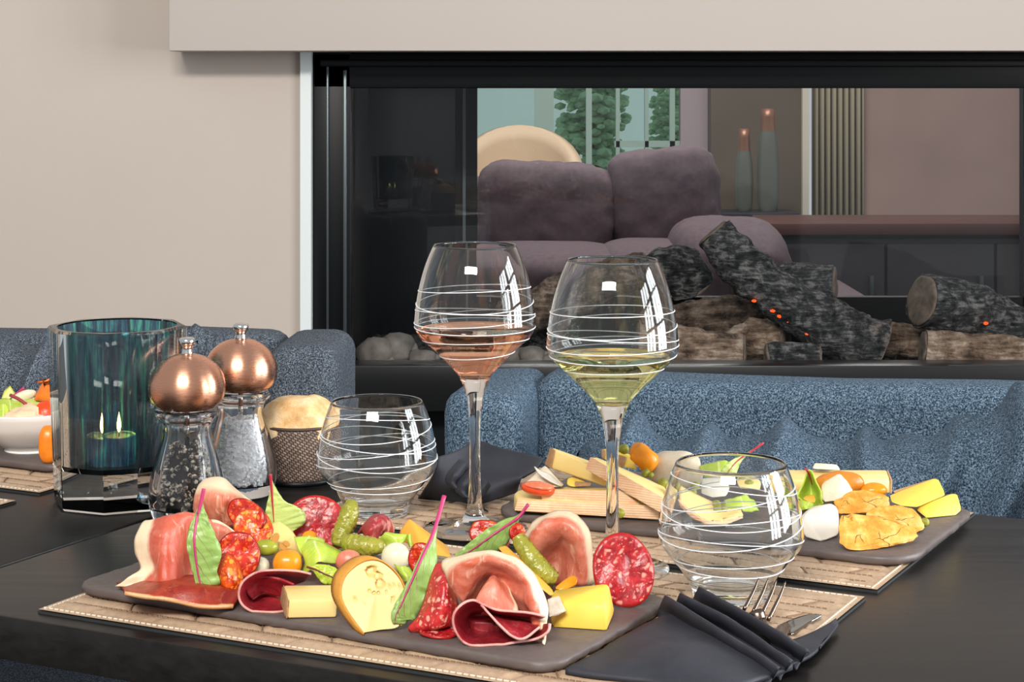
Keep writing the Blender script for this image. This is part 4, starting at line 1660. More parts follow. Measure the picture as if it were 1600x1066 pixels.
def leaf_mat(name, a, b, vein):
    t = NT(name)
    uv = t.co('UV')
    x, y, z = t.sep(uv)[:3]
    d = t.math('ABSOLUTE', t.math('SUBTRACT', x, .5))
    n = t.noise(t.co(), 150, 3)
    s = t.math('ADD', t.math('MULTIPLY', y, 9.0), t.math('ADD', t.math('MULTIPLY', d, -5.5), t.math('MULTIPLY', n, .5)))
    fr = t.math('ABSOLUTE', t.math('SUBTRACT', t.math('FRACT', s), .5))
    vm = t.ramp(fr, [(.018, 1.), (.05, 0.)])
    fade = t.ramp(d, [(.10, 1.), (.42, 0.)])
    vm = t.math('MULTIPLY', vm, fade)
    rib = t.ramp(d, [(.012, 1.), (.035, 0.)])
    c = t.mix(n, a, b)
    c = t.mix(vm, c, vein)
    c = t.mix(rib, c, vein)
    t.set(Base_Color=c, Roughness=.38, Subsurface_Weight=.1, Subsurface_Radius=(.002, .003, .001))
    t.bump(t.math('ADD', n, t.math('MULTIPLY', vm, -1.0)), .3, .001)
    return t.m


chard_m = leaf_mat('chard_leaf', lin(112, 146, 66), lin(160, 190, 104), lin(140, 40, 80))
chard_pale_m = leaf_mat('chard_leaf_pale', lin(164, 184, 92), lin(196, 208, 128), lin(186, 196, 110))
stem_m = plain('magenta_stem', lin(182, 52, 104), .35)
red_stem_m = plain('red_stem', lin(176, 36, 56), .35)
lettuce_m = leaf_mat('lettuce_leaf', lin(150, 186, 34), lin(206, 222, 92), lin(214, 226, 140))
lettuce_red_m = leaf_mat('veined_lettuce', lin(140, 172, 30), lin(198, 208, 70), lin(110, 30, 50))
tomato_m = plain('tomato_skin', lin(222, 76, 34), .18, nscale=80, namp=.15, Specular_IOR_Level=.6)
tomcut_m = plain('tomato_flesh', lin(226, 110, 76), .25, nscale=160, namp=.3)
apricot_m = plain('orange_fruit', lin(240, 146, 22), .28, nscale=70, namp=.15)
onion_m = plain('pearl_onion', lin(232, 220, 190), .25, nscale=60, namp=.06, Subsurface_Weight=.3)
olive_m = plain('green_olive', lin(150, 158, 50), .22, nscale=120, namp=.15)
pist_m = plain('pistachio_green', lin(140, 140, 40), .5, nscale=200, namp=.3, bumpv=.3)


def mm(px):
    return px


def Sl(px, py, g):
    return P(px, py, g, HP)


# ------------------------------------------------------------------ charcuterie slate, back to front
# big salami at the back
disc('salami_slice', 'large flat topped salami slice standing behind the gherkin', 'salami', salami_m, Sl(492, 826, 872), .0235, .0225, (.15, -1, .35), .002, .002, 'salami slices', seed=2)
sheet('ham_slice', 'pale cured ham slice folded upright before the pepper mill', 'ham', ham_pale_m, 'A', 884, [
    [[(640, 420, 0), (700, 430, 2), (780, 440, 4), (860, 430, 4), (960, 400, 0), (1010, 380, -4)],
     [(622, 300, 2), (720, 330, 6), (800, 330, 8), (860, 310, 6), (930, 290, 2), (1010, 300, -6)],
     [(626, 210, 2), (690, 200, 6), (780, 190, 8), (860, 200, 6), (930, 220, 0), (1000, 260, -8)],
     [(650, 140, -4), (700, 100, -3), (780, 90, -2), (840, 105, -2), (905, 165, -6), (985, 235, -12)],
     [(680, 110, -10), (720, 88, -10), (780, 80, -10), (840, 96, -10), (910, 160, -14), (1045, 262, -18)]]], th=.0018, wave=.0006)
leaf('pale green chard leaf with a red stalk beside the salt mill', 'B', 884, [(128, 62, 0, 5, 5), (134, 150, 0, 8, 18), (140, 230, 0, 20, 50), (146, 320, 0, 50, 110), (152, 400, 0, 70, 220), (158, 480, 0, 85, 265), (165, 560, 0, 70, 230), (172, 620, 0, 20, 80)], chard_pale_m, red_stem_m, curl=.18, stem_r=.0014, stem_to=.72)
path('gherkin', 'upright bumpy green gherkin behind the lettuce', 'gherkin', gherkin_m, 'B', 882, [(840, 300, 0), (825, 380, 2), (790, 500, 4), (740, 620, 6), (715, 690, 8)], [.0035, .0063, .0068, .0062, .004], nz=.20, nscale=520, seg=28, sub=12)
sheet('ham_rosette', 'dark red cured ham twisted into a streaked bud', 'ham', ham_mat('streaked_ham', lin(176, 56, 62), lin(128, 20, 30), lin(232, 176, 164), .93, .97, vein=.8), 'B', 884, [
    [[(890, 600, 0), (930, 560, 6), (960, 620, 10), (1010, 640, 12), (1060, 630, 8)], [(930, 530, 0), (985, 510, 8), (1000, 560, 12), (1040, 580, 10), (1080, 600, 6)], [(1000, 450, 0), (1040, 460, 6), (1050, 510, 10), (1080, 540, 8), (1110, 580, 4)], [(1050, 420, -4), (1110, 425, 0), (1130, 470, 4), (1140, 530, 4), (1140, 590, 2)], [(1120, 425, -8), (1170, 460, -6), (1195, 510, -4), (1205, 550, -4), (1200, 600, -4)]]], th=.0016)
hull('cheese_wedge', 'orange cheese wedge with a brown rind behind the tall chard stalk', 'cheese', orange_ch_m, [(1345, 450, 878), (1255, 570, 878), (1290, 660, 880), (1700, 760, 884), (1720, 800, 890), (1330, 462, 866), (1260, 560, 866), (1690, 700, 868), (1480, 760, 892)], crop='B')
# chorizo slices
disc('chorizo_slice', 'dark chorizo slice leaning on the pale cured ham', 'chorizo', chorizo_m, Sl(*cp('A', 1000, 350), 896), .0165, .0100, (-.35, -1, .55), .003, .0015, 'chorizo slices', roll=-24, seed=4)
disc('chorizo_slice', 'orange chorizo slice with coarse pieces between ham and holed cheese', 'chorizo', chorizo_o_m, Sl(*cp('A', 1045, 440), 900), .0140, .0125, (.25, -1, .6), .003, .002, 'chorizo slices', roll=-40, seed=6)
hole_shade_m = plain('cheese_hole_shade', lin(186, 132, 56), .7)  # for darker discs on the face: shade inside the holes painted as colour
hs = hull('cheese_slice', 'cream cheese slice with holes behind the orange tomato', 'cheese', tomme_m, [(80, 520, 897), (200, 470, 896), (300, 540, 896), (370, 640, 897), (410, 800, 900), (300, 880, 906), (160, 800, 906), (95, 560, 886), (200, 485, 884), (310, 545, 884), (380, 650, 886)], crop='B')
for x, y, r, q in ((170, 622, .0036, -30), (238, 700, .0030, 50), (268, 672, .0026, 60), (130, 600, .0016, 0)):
    disc('hole', None, None, hole_shade_m, Sl(*cp('B', x, y), 908), r * .7, r, (.1, -1, .2), .0012, 0, H=9, seed=x, roll=q, parent=hs)
olive_p = Sl(*cp('B', 90, 705), 908)
blob('olive', 'plump green olive beside the orange tomato', 'olive', olive_m, olive_p, (.0085, .006, .0056), yaw=5, nz=.02)
blob('cherry_tomato', 'orange yellow cherry tomato between holed cheese and lettuce', 'tomato', apricot_m, Sl(*cp('B', 275, 850), 914), (.0098, .009, .0094), nz=.02, power=2.3)
blob('cherry_tomato', 'orange cherry tomato peeping out under the large salami', 'tomato', apricot_m, Sl(*cp('B', 470, 615), 884), (.0055, .005, .0045), nz=.02)
sheet('lettuce_leaf', 'glossy bright green lettuce leaf folded beside the holed cheese', 'lettuce', lettuce_m, 'B', 904, [
    [[(340, 620, -6), (400, 640, -2), (470, 640, 0), (560, 650, -2), (640, 690, -6), (780, 750, -10)], [(370, 690, 0), (420, 720, 6), (480, 700, 8), (560, 690, 6), (660, 720, 2), (770, 765, -4)], [(420, 800, 4), (440, 830, 10), (520, 780, 12), (580, 760, 10), (680, 780, 6), (750, 800, 0)], [(410, 920, 8), (450, 920, 12), (540, 850, 14), (600, 830, 12), (690, 840, 8), (740, 860, 4)]]], th=.0007, wave=.0012, wscale=110)
sheet('lettuce_leaf', 'pale lettuce rib leaf lying on the bright green one', 'lettuce', lettuce_m, 'B', 902, [
    [[(335, 615, 0), (420, 610, 0), (520, 620, -2), (600, 640, -6)], [(350, 660, 4), (400, 665, 4), (480, 650, 2), (600, 660, -2)], [(370, 720, 6), (400, 770, 8), (430, 720, 6), (560, 700, 0)]]], th=.001, wave=.0006)
leaf('yellow green lettuce leaf with dark red veins above the bresaola', 'B', 918, [(445, 872, 4, 6, 6), (520, 895, 4, 30, 40), (590, 930, 4, 70, 70), (660, 960, 4, 80, 75), (720, 990, 4, 50, 50), (760, 1010, 4, 10, 10)], lettuce_red_m, plain('dark_red_stem', lin(110, 24, 44), .4), curl=.25, stem_r=.0009, name='lettuce_leaf', cat='lettuce')
path('gherkin', 'bumpy gherkin lying across behind the half round cheese', 'gherkin', gherkin_m, 'B', 900, [(765, 640, 0), (830, 670, 2), (930, 690, 4), (1040, 700, 4), (1120, 700, 2)], [.0040, .0066, .0066, .0060, .0035], nz=.20, nscale=520, seg=28, sub=12)
sheet('lettuce_leaf', 'small curled lettuce leaf beside the red ham bud', 'lettuce', lettuce_m, 'B', 892, [
    [[(1070, 630, 0), (1110, 600, 2), (1140, 570, 2), (1175, 600, 0)], [(1130, 660, 3), (1180, 630, 6), (1240, 600, 6), (1310, 590, 2)], [(1150, 700, 5), (1220, 690, 7), (1280, 670, 6), (1325, 620, 2)]]], th=.0007, wave=.0008)
sheet('lettuce_leaf', 'tiny lettuce tip standing by the orange cheese wedge', 'lettuce', lettuce_m, 'B', 893, [
    [[(1325, 600, 0), (1345, 590, 2), (1360, 590, 0)], [(1330, 650, 2), (1350, 650, 4), (1368, 650, 0)], [(1345, 700, 3), (1360, 700, 4), (1375, 690, 0)]]], th=.0007)
blob('radish', 'pink radish half with pale ring pattern behind the half round cheese', 'radish', plain('pink_radish', lin(214, 120, 96), .35, nscale=150, namp=.25), Sl(*cp('B', 815, 830), 916), (.0090, .006, .0080), nz=.04)
blob('pearl_onion', 'shiny white pearl onion behind the half round cheese', 'onion', onion_m, Sl(*cp('B', 1225, 790), 912), (.0098, .009, .0098), nz=.02)
sheet('lettuce_leaf', 'frilly pale lettuce piece below the pearl onion', 'lettuce', lettuce_m, 'B', 918, [
    [[(1215, 850, 0), (1270, 870, 4), (1330, 880, 0)], [(1260, 930, 5), (1310, 940, 8), (1370, 930, 2)], [(1290, 1010, 6), (1330, 1020, 8), (1380, 1000, 2)]]], th=.0008, wave=.0012, wscale=200)
blob('pearl_onion', 'small white pearl onion half hidden behind the round chorizo', 'onion', onion_m, Sl(*cp('B', 40, 870), 914), (.0062, .006, .0062), nz=.02)
# left ham group
sheet('flat_ham_slice', 'flat dark red cured ham slice lying along the left end of the slate', 'ham', flat_m, 'A', 955, [
    [[(60, 860, -40), (300, 800, -40), (600, 800, -36), (800, 830, -30), (950, 880, -24)], [(100, 890, -25), (360, 860, -12), (600, 860, -8), (800, 880, -10), (950, 920, -10)], [(110, 912, 0), (330, 950, 0), (480, 985, 0), (650, 1015, 0), (900, 1010, 0)]]], th=.0022, wave=.0012, wscale=45)
sheet('ham_slice', 'cured ham slice with a broad cream fat edge draped at the slate end', 'ham', ham_side_m, 'A', 922, [
    [[(290, 420, -22), (360, 420, -22), (440, 410, -22), (520, 380, -24), (620, 380, -26), (720, 410, -26)],
     [(250, 400, -8), (330, 385, -6), (430, 360, -4), (520, 342, -6), (620, 340, -10), (720, 380, -16)],
     [(195, 520, -4), (290, 500, 0), (400, 440, 4), (480, 420, 2), (600, 400, -6), (760, 430, -14)],
     [(200, 620, -4), (285, 600, 2), (380, 590, 8), (470, 580, 6), (590, 560, -8), (740, 560, -14)],
     [(235, 730, 0), (330, 730, 4), (390, 740, 11), (480, 740, 8), (580, 730, -8), (720, 720, -12)],
     [(150, 800, 4), (250, 840, 4), (375, 830, 12), (480, 820, 10), (570, 810, -6), (720, 800, -10)],
     [(50, 860, 2), (200, 880, 6), (395, 898, 12), (488, 868, 10), (580, 850, -4), (720, 840, -8)]]], th=.0018, wave=.0010, wscale=100)
sheet('ham_slice', 'thin cured ham slice with a pale rim behind the round chorizo', 'ham', ham_m, 'A', 906, [
    [[(690, 560, -2), (730, 560, 2), (790, 560, 2), (850, 540, 0)], [(690, 460, 0), (760, 450, 4), (820, 460, 4), (870, 480, 0)], [(700, 385, -2), (770, 385, 2), (840, 420, 0), (910, 470, -3)]]], th=.0016)
disc('chorizo_slice', 'round red chorizo slice standing beside the tall chard leaf', 'chorizo', chorizo_m, Sl(*cp('A', 935, 640), 922), .0150, .0160, (.30, -1, .25), .0025, .002, 'chorizo slices', seed=9)
sheet('chorizo_piece', 'folded chorizo slice with coarse orange fat beside the tall chard leaf', 'chorizo', chorizo_o_m, 'A', 932, [
    [[(780, 720, -2), (820, 640, 2), (880, 640, 2), (940, 700, -2)], [(775, 820, 2), (830, 760, 8), (900, 740, 8), (960, 780, 2)], [(790, 900, 4), (840, 880, 10), (910, 860, 10), (970, 850, 4)], [(800, 945, 6), (850, 945, 8), (920, 940, 6), (960, 900, 2)]]], th=.002)
leaf('tall green chard leaf with a magenta stalk standing before the draped ham', 'A', 944, [(690, 155, -6, 4, 4), (670, 250, -5, 8, 8), (648, 335, -4, 20, 62), (630, 430, -2, 42, 112), (620, 540, 0, 54, 160), (630, 660, 0, 46, 184), (648, 780, 0, 36, 136), (668, 880, 0, 22, 138), (682, 945, 0, 14, 60), (690, 1000, 2, 8, 22)], chard_m, stem_m, curl=.12, depth=.10, stem_r=.0016, stem_to=.85)


# front meats and cheeses
def curl_meat(label, crop, g0, rim, inner, depth, mat, extra=None, name='bresaola_slice'):
    """a slice rolled into a cone: the rim curve is the bright edge, the skin runs back to the fold"""
    cx = sum(p[0] for p in inner) / len(inner)
    cy = sum(p[1] for p in inner) / len(inner)
    rows = [[(cx + (p[0] - cx) * .12, cy + (p[1] - cy) * .12, -depth) for p in inner], [(p[0], p[1], p[2] - depth) for p in inner]]
    for f in (.33, .66, 1.0):
        rows.append([(i_[0] + (r_[0] - i_[0]) * f, i_[1] + (r_[1] - i_[1]) * f, (i_[2] - depth) * (1 - f) + r_[2] * f) for i_, r_ in zip(inner, rim)])
    return sheet(name, label, 'cured beef', mat, crop, g0, [rows] + (extra or []), th=.0013, sub=6)


curl_meat('rolled dark red bresaola slice beside the pale cheese block', '1', 958,
          [(1190, 545, -14), (1120, 530, -8), (1020, 526, -4), (930, 536, 0), (862, 580, 0), (840, 640, 0), (858, 695, 0), (920, 732, 0), (1010, 737, 0), (1070, 730, -2)],
          [(1150, 580, -4), (1080, 575, 0), (1000, 585, 0), (950, 600, 0), (920, 620, 0), (910, 645, 0), (925, 670, 0), (960, 690, 0), (1010, 695, 0), (1060, 690, 0)], 22, bres_m,
          [[[(870, 600, -8), (900, 570, -8), (960, 556, -8), (1040, 568, -8), (1110, 596, -10)], [(882, 640, -10), (930, 600, -12), (970, 590, -12), (1030, 600, -12), (1090, 620, -12)], [(910, 668, -12), (950, 640, -16), (985, 640, -16), (1020, 650, -16), (1060, 660, -14)]]])
cb1 = thing('cheese_block', 'pale yellow cheese block with a brown rind end beside the half round', 'cheese', Sl(480, 962, 962))
hull('paste', None, None, comte_m, [(168, 877, 968), (445, 872, 966), (450, 770, 966), (178, 772, 968), (150, 690, 950), (445, 688, 944), (155, 790, 950), (440, 800, 944)], crop='2', parent=cb1)
hull('rind', None, None, brown_rind_m, [(163, 877, 968.5), (176, 877, 968.5), (186, 772, 968.5), (174, 772, 968), (146, 690, 949), (158, 690, 949), (132, 780, 950), (150, 790, 949)], crop='2', parent=cb1, bev=.0008)


def half_round():
    root = thing('half_round_cheese', 'half round cream cheese with holes and an ochre rind', 'cheese', Sl(585, 985, 985))
    # outline of the cut face, counter-clockwise from the lower left corner
    ol = [(598, 958), (510, 835), (474, 745), (490, 655), (550, 590), (618, 556), (690, 560), (760, 610), (810, 680), (828, 760), (815, 850), (790, 925), (690, 942)]
    c2 = [cp('2', x, y) for x, y in ol]
    g0 = 988
    face_pts = [P(x, y, g0 - (985 - y) * .10, HP) for x, y in c2]
    face = spline(face_pts + [face_pts[0]], 4)[:-1]
    cen = sum(face, Vector()) / len(face)
    back = Vector((-.0060, .0085, -.0001))
    holes = [(640, 615, .0034), (678, 640, .0026), (690, 685, .0030), (760, 770, .0012), (630, 725, .001), (655, 735, .0012), (680, 735, .0011), (725, 730, .0008), (550, 770, .0009), (590, 820, .0009), (745, 700, .0009), (800, 700, .0009), (600, 795, .0006), (770, 695, .0008)]
    hp = [(P(*cp('2', x, y), g0 - (985 - cp('2', x, y)[1]) * .10, HP), r) for x, y, r in holes]
    bm = bmesh.new()
    n = len(face)
    RN = 34
    g = [[bm.verts.new(cen)]]
    for i in range(1, RN + 1):
        ring = []
        for p in face:
            v = cen.lerp(p, i / RN * .985)
            d = 0
            for h, r in hp:
                q = (Vector((v.x, 0, v.z)) - Vector((h.x, 0, h.z))).length
                if q < r:
                    d = max(d, min(1.0, (1 - (q / r) ** 2) * 2.2) * r * 1.1)
            v = v + Vector((-.3, 1, 0)) * d
            ring.append(bm.verts.new(v))
        g.append(ring)
    for k in range(n):
        bm.faces.new((g[0][0], g[1][k], g[1][(k + 1) % n]))
    for i in range(1, RN):
        for k in range(n):
            bm.faces.new((g[i][k], g[i + 1][k], g[i + 1][(k + 1) % n], g[i][(k + 1) % n]))
    bk_ = [bm.verts.new(v.co + back * .98) for v in g[-1]]
    for k in range(n):
        bm.faces.new((g[-1][k], bk_[k], bk_[(k + 1) % n], g[-1][(k + 1) % n]))
    bm.faces.new(bk_)
    sharp(obj('paste', bm, tomme_m, root), 50)
    # the rind band wraps the curved side from the lower left corner over the top
    bm = bmesh.new()
    N = 44
    rows = []
    for k in range(N):
        p = face[k]
        d = (p - cen)
        d.y = 0
        d.normalize()
        rows.append([p - back * .02, p + d * .0012 - back * .01, p + d * .0016 + back * .5, p + d * .0012 + back * 1.03, p - d * .002 + back * 1.04])
    vv = [[bm.verts.new(q) for q in r] for r in rows]
    for a, b in zip(vv, vv[1:]):
        for k in range(4):
            bm.faces.new((a[k], b[k], b[k + 1], a[k + 1]))
    o = obj('rind', bm, rind_m, root)
    o.modifiers.new('thickness', 'SOLIDIFY').thickness = .001


half_round()
disc('chorizo_slice', 'dark red chorizo slice behind the front chard leaf', 'chorizo', chorizo_m, Sl(657, 872, 930), .0085, .0100, (-.3, -1, .2), .003, .0015, 'chorizo slices', seed=12)
leaf('large green chard leaf with a long magenta stalk leaning on the half round cheese', '2', 988, [(1045, 195, -34, 8, 8), (1010, 320, -28, 8, 8), (975, 425, -22, 10, 26), (930, 520, -16, 14, 84), (885, 620, -10, 16, 98), (845, 710, -6, 22, 104), (805, 800, -2, 30, 108), (775, 860, 0, 26, 100), (770, 905, 0, 10, 60)], chard_m, stem_m, curl=.2, depth=.12, stem_r=.0019, stem_to=.8)
disc('chorizo_slice', 'chorizo slice peeping out behind the leaning chard leaf', 'chorizo', chorizo_m, Sl(765, 838, 892), .015, .0105, (.1, -1, .5), .003, .0015, 'chorizo slices', roll=-25, seed=14)
disc('chorizo_slice', 'small dark chorizo slice above the diagonal gherkin', 'chorizo', chorizo_m, Sl(808, 832, 896), .006, .0065, (.3, -1, .3), .003, .001, 'chorizo slices', seed=17)
leaf('green chard leaf with dark veins leaning towards the white wine glass', '3', 900, [(612, 95, -6, 4, 4), (560, 165, -5, 10, 10), (500, 208, -3, 30, 62), (430, 255, -1, 42, 92), (360, 305, 0, 42, 92), (290, 355, 0, 36, 70), (230, 390, 0, 24, 40), (190, 410, 0, 6, 8)], chard_m, stem_m, curl=.2, depth=.1, stem_r=.0015)
sheet('ham_slice', 'cured ham slice arched with a white fat rim behind the diagonal gherkin', 'ham', ham_m, '3', 925, [
    [[(740 + 6 * k, 540 + 4 * (k % 2), -10) for k in range(7)], [(640, 520, -6), (680, 440, -4), (730, 380, -4), (780, 360, -4), (800, 400, -4), (810, 460, -2), (820, 540, 0)],
     [(620, 420, 0), (660, 340, 6), (720, 270, 8), (790, 250, 6), (840, 300, 6), (860, 400, 4), (860, 540, 4)],
     [(600, 340, 2), (640, 260, 8), (710, 200, 8), (790, 180, 6), (870, 230, 8), (910, 350, 8), (920, 540, 6)],
     [(590, 280, -4), (640, 200, -2), (710, 155, -4), (790, 138, -6), (880, 165, -2), (945, 280, 2), (972, 530, 4)]]], th=.0017, wave=.0011, wscale=110)
path('gherkin', 'bumpy gherkin lying diagonally over the arched ham', 'gherkin', gherkin_m, '3', 936, [(550, 275, -6), (590, 330, -4), (650, 420, 0), (710, 480, 2), (760, 510, 2)], [.0042, .0060, .0066, .0066, .0044], nz=.20, nscale=520, seg=28, sub=12)
hull('cheese_slice', 'thin orange cheese slice behind the arched front ham', 'cheese', orange_ch_m, [(440, 335, 930), (490, 320, 930), (550, 370, 934), (640, 480, 940), (760, 575, 948), (740, 610, 950), (620, 510, 944), (520, 420, 938), (490, 330, 922), (640, 480, 930)], crop='3')
hull('pepper_strip', 'shiny orange pepper strip between the ham and yellow cheese', 'pepper', apricot_m, [(740, 560, 946), (800, 510, 944), (850, 478, 942), (885, 500, 942), (880, 540, 944), (800, 575, 948), (860, 500, 934)], crop='3', bev=.0025, seg=3)
yb = thing('cheese_block', 'bright yellow cheese block at the bare end of the charcuterie slate', 'cheese', Sl(910, 985, 985))
hull('paste', None, None, gouda_m, [(861, 981, 981), (949, 987, 987), (946, 944, 987), (880, 938, 980), (951, 911, 960), (862, 922, 955), (961, 958, 962), (858, 960, 960)], parent=yb, bev=.002)
hull('rind', None, None, grey_rind_m, [(855, 936, 985), (874, 932, 983), (885, 955, 986), (872, 962, 988), (858, 965, 990), (862, 936, 978), (880, 950, 980)], parent=yb, bev=.002, nz=.0008, nscale=400, cuts=1)
disc('salami_slice', 'big marbled salami slice standing at the end of the charcuterie slate', 'salami', salami_m, Sl(974, 891, 946), .0204, .0238, (.22, -1, .28), .0028, .0025, 'salami slices', roll=12, seed=21)
disc('salami_slice', 'flat salami slice lying under the folded salami', 'salami', salami_m, Sl(688, 988, 990), .0135, .014, (0, -.15, 1), .002, .001, 'salami slices', seed=23, flat=True)
sheet('salami_slice', 'salami slice folded into a pointed fan beside the front ham', 'salami', salami2_m, 'C', 985, [
    [[(330, 285, -8), (365, 270, -8), (400, 300, -8), (420, 350, -8)], [(280, 420, -4), (350, 400, 2), (410, 430, 6), (450, 460, -2)], [(240, 560, -2), (310, 560, 6), (400, 560, 10), (500, 580, 0)], [(180, 720, 2), (270, 700, 8), (380, 700, 12), (500, 680, 4)], [(105, 800, 4), (220, 800, 8), (370, 790, 12), (460, 770, 6)], [(120, 838, 4), (240, 825, 6), (360, 800, 6), (440, 770, 2)]]], th=.0022, wave=.0003)
sheet('ham_slice', 'cured ham slice arched over itself with a wide white fat rim in front', 'ham', ham_m, 'C', 996, [
    [[(800 + 30 * k, 690 + 8 * k, -14) for k in range(10)], [(600, 620, -8), (670, 560, -10), (730, 500, -12), (780, 450, -12), (850, 440, -11), (920, 520, -8), (1000, 590, -6), (1080, 660, -4), (1120, 720, -2), (1120, 820, 0)],
     [(540, 580, 0), (560, 470, 2), (620, 380, 2), (720, 310, 0), (840, 330, -4), (960, 390, -2), (1030, 480, 0), (1080, 580, 2), (1130, 700, 4), (1150, 840, 4)],
     [(470, 500, 2), (450, 370, 4), (560, 270, 6), (720, 230, 4), (860, 250, 2), (1000, 330, 4), (1080, 440, 4), (1130, 560, 4), (1180, 690, 4), (1190, 880, 4)],
     [(420, 380, -4), (390, 250, -6), (560, 205, -4), (740, 170, -6), (900, 190, -8), (1050, 270, -6), (1150, 390, -4), (1215, 520, -2), (1255, 680, 0), (1225, 960, 2)]],
    [[(640, 590, 0), (700, 500, 0), (780, 400, -4), (800, 375, -8)], [(760, 640, 3), (820, 560, 3), (840, 460, 0), (815, 380, -6)], [(900, 670, 4), (940, 600, 2), (900, 480, -4), (830, 385, -8)], [(1020, 680, 2), (1000, 610, 0), (920, 470, -6), (840, 390, -10)]]], th=.0018, wave=.0010, wscale=100)
curl_meat('rolled dark red bresaola slice in front of the arched ham', 'C', 1010,
          [(1240, 710, -4), (1100, 680, -2), (960, 668, -2), (830, 655, -2), (720, 610, -2), (640, 575, -4), (560, 595, -2), (490, 660, 0), (465, 740, 0), (490, 840, 0), (560, 930, 0), (680, 968, 0), (820, 960, 0), (980, 930, 0), (1160, 900, 0), (1260, 840, 0), (1280, 770, -2)],
          [(1130, 760, -4), (1050, 740, -4), (940, 730, -4), (850, 720, -4), (760, 700, -4), (700, 690, -4), (650, 700, -4), (620, 730, -2), (620, 760, 0), (630, 800, 0), (670, 830, 0), (740, 850, 0), (840, 850, 0), (950, 850, 0), (1060, 840, 0), (1120, 815, 0), (1140, 790, 0)], 20, bres_m,
          [[[(700, 690, -14), (800, 700, -14), (900, 720, -14), (1020, 740, -14), (1120, 760, -14), (1160, 780, -12)], [(735, 660, -6), (800, 720, -5), (880, 760, -5), (990, 790, -5), (1090, 800, -6), (1180, 790, -8)], [(700, 612, 0), (770, 690, 4), (860, 790, 5), (960, 880, 5), (1060, 900, 4), (1190, 800, 0)]]])

# ------------------------------------------------------------------ cheese and bread slate
rb = dict(crop='D')


s1 = thing('cheese_stick', 'long pressed cheese stick lying lowest on the cheese slate', 'cheese', Sl(900, 808, 808))
hull('paste', None, None, comte_m, [(100, 705, 806), (1420, 782, 815), (1420, 660, 815), (108, 592, 805), (70, 690, 796), (80, 540, 792), (110, 512, 786), (400, 480, 780), (1000, 500, 790), (1420, 610, 800)], parent=s1, **rb)
hull('rind', None, None, ribbed_m, [(80, 700, 806.5), (1420, 786, 816), (1420, 655, 816), (110, 600, 806.5), (85, 690, 805.5), (1420, 780, 815), (1420, 650, 815), (112, 596, 805.5)], parent=s1, bev=.0006, **rb)
s2 = thing('cheese_stick', 'ribbed pressed cheese stick stacked on the lowest one', 'cheese', Sl(*cp('D', 700, 630), 806))
hull('paste', None, None, comte_m, [(335, 620, 804), (1250, 645, 812), (1200, 590, 811), (335, 510, 803), (360, 500, 792), (560, 475, 790), (1000, 490, 796), (1250, 600, 802), (345, 600, 794)], parent=s2, **rb)
hull('rind', None, None, ribbed_m, [(335, 624, 805), (1260, 650, 813), (1060, 515, 812), (330, 512, 805), (335, 620, 804), (1260, 645, 812), (1060, 511, 811), (330, 508, 804)], parent=s2, bev=.0006, **rb)
s3 = thing('cheese_stick', 'ribbed pressed cheese stick leaning over the stacked ones', 'cheese', Sl(*cp('D', 1100, 640), 818))
hull('paste', None, None, comte_m, [(742, 310, 800), (800, 205, 800), (1440, 720, 822), (1470, 590, 822), (830, 200, 790), (1000, 270, 792), (1480, 480, 808), (1480, 560, 806), (800, 290, 788)], parent=s3, **rb)
hull('rind', None, None, ribbed_m, [(740, 315, 801), (785, 200, 801), (1430, 720, 823), (1462, 580, 823), (745, 312, 800), (790, 203, 800), (1432, 716, 822), (1464, 578, 822)], parent=s3, bev=.0006, **rb)
s4 = thing('cheese_stick', 'smooth pale yellow cheese stick with brown end rind resting behind', 'cheese', Sl(*cp('D', 640, 450), 790))
hull('paste', None, None, comte_m, [(415, 310, 786), (455, 140, 786), (930, 480, 796), (930, 340, 796), (430, 115, 776), (760, 215, 782), (930, 290, 784), (920, 430, 784)], parent=s4, **rb)
hull('rind', None, None, brown_rind_m, [(362, 270, 782), (412, 312, 786.5), (455, 142, 786.5), (415, 108, 776), (375, 250, 776), (425, 310, 786.5), (465, 145, 786.5)], parent=s4, bev=.001, **rb)
wd = hull('brie_wedge', 'soft white brie wedge with a torn rind behind the tomato half', 'cheese', brie_m, [(150, 470, 797), (360, 280, 790), (540, 470, 798), (480, 480, 800), (170, 500, 800), (380, 290, 776), (550, 460, 782), (420, 330, 794)], **rb)
sheet('rind_flap', None, None, goat_m, 'D', 797, [[[(265, 292, 0), (320, 330, 0), (400, 360, 0), (450, 400, 0)], [(300, 350, 3), (350, 390, 4), (430, 440, 4), (520, 475, 3)]]], parent=wd, th=.0009)
tm = thing('tomato_half', 'halved red cherry tomato on the lowest cheese stick', 'tomato', Sl(*cp('D', 300, 585), 805))
blob('skin', None, None, tomato_m, Sl(*cp('D', 300, 495), 805), (.0135, .009, .0055), yaw=-8, pitch=6, nz=.02, parent=tm)
blob('cut_face', None, None, tomcut_m, Sl(*cp('D', 312, 470), 806), (.0118, .0086, .0030), yaw=-8, pitch=6, nz=.05, parent=tm)
c5 = thing('cheese_cube', 'small yellow cheese cube with brown rind under the smooth stick', 'cheese', Sl(*cp('D', 680, 460), 790))
hull('paste', None, None, gouda_m, [(570, 400, 794), (620, 395, 794), (560, 475, 796), (640, 480, 797), (740, 430, 792), (760, 480, 794), (620, 380, 784), (740, 420, 784)], parent=c5, **rb)
hull('rind', None, None, brown_rind_m, [(640, 430, 797), (795, 440, 797), (790, 475, 798), (640, 478, 798), (645, 428, 795), (790, 438, 795)], parent=c5, bev=.0007, **rb)
c6 = thing('cheese_cube', 'yellow cheese cube with speckled rind behind the white wine stem', 'cheese', Sl(*cp('D', 1050, 300), 778))
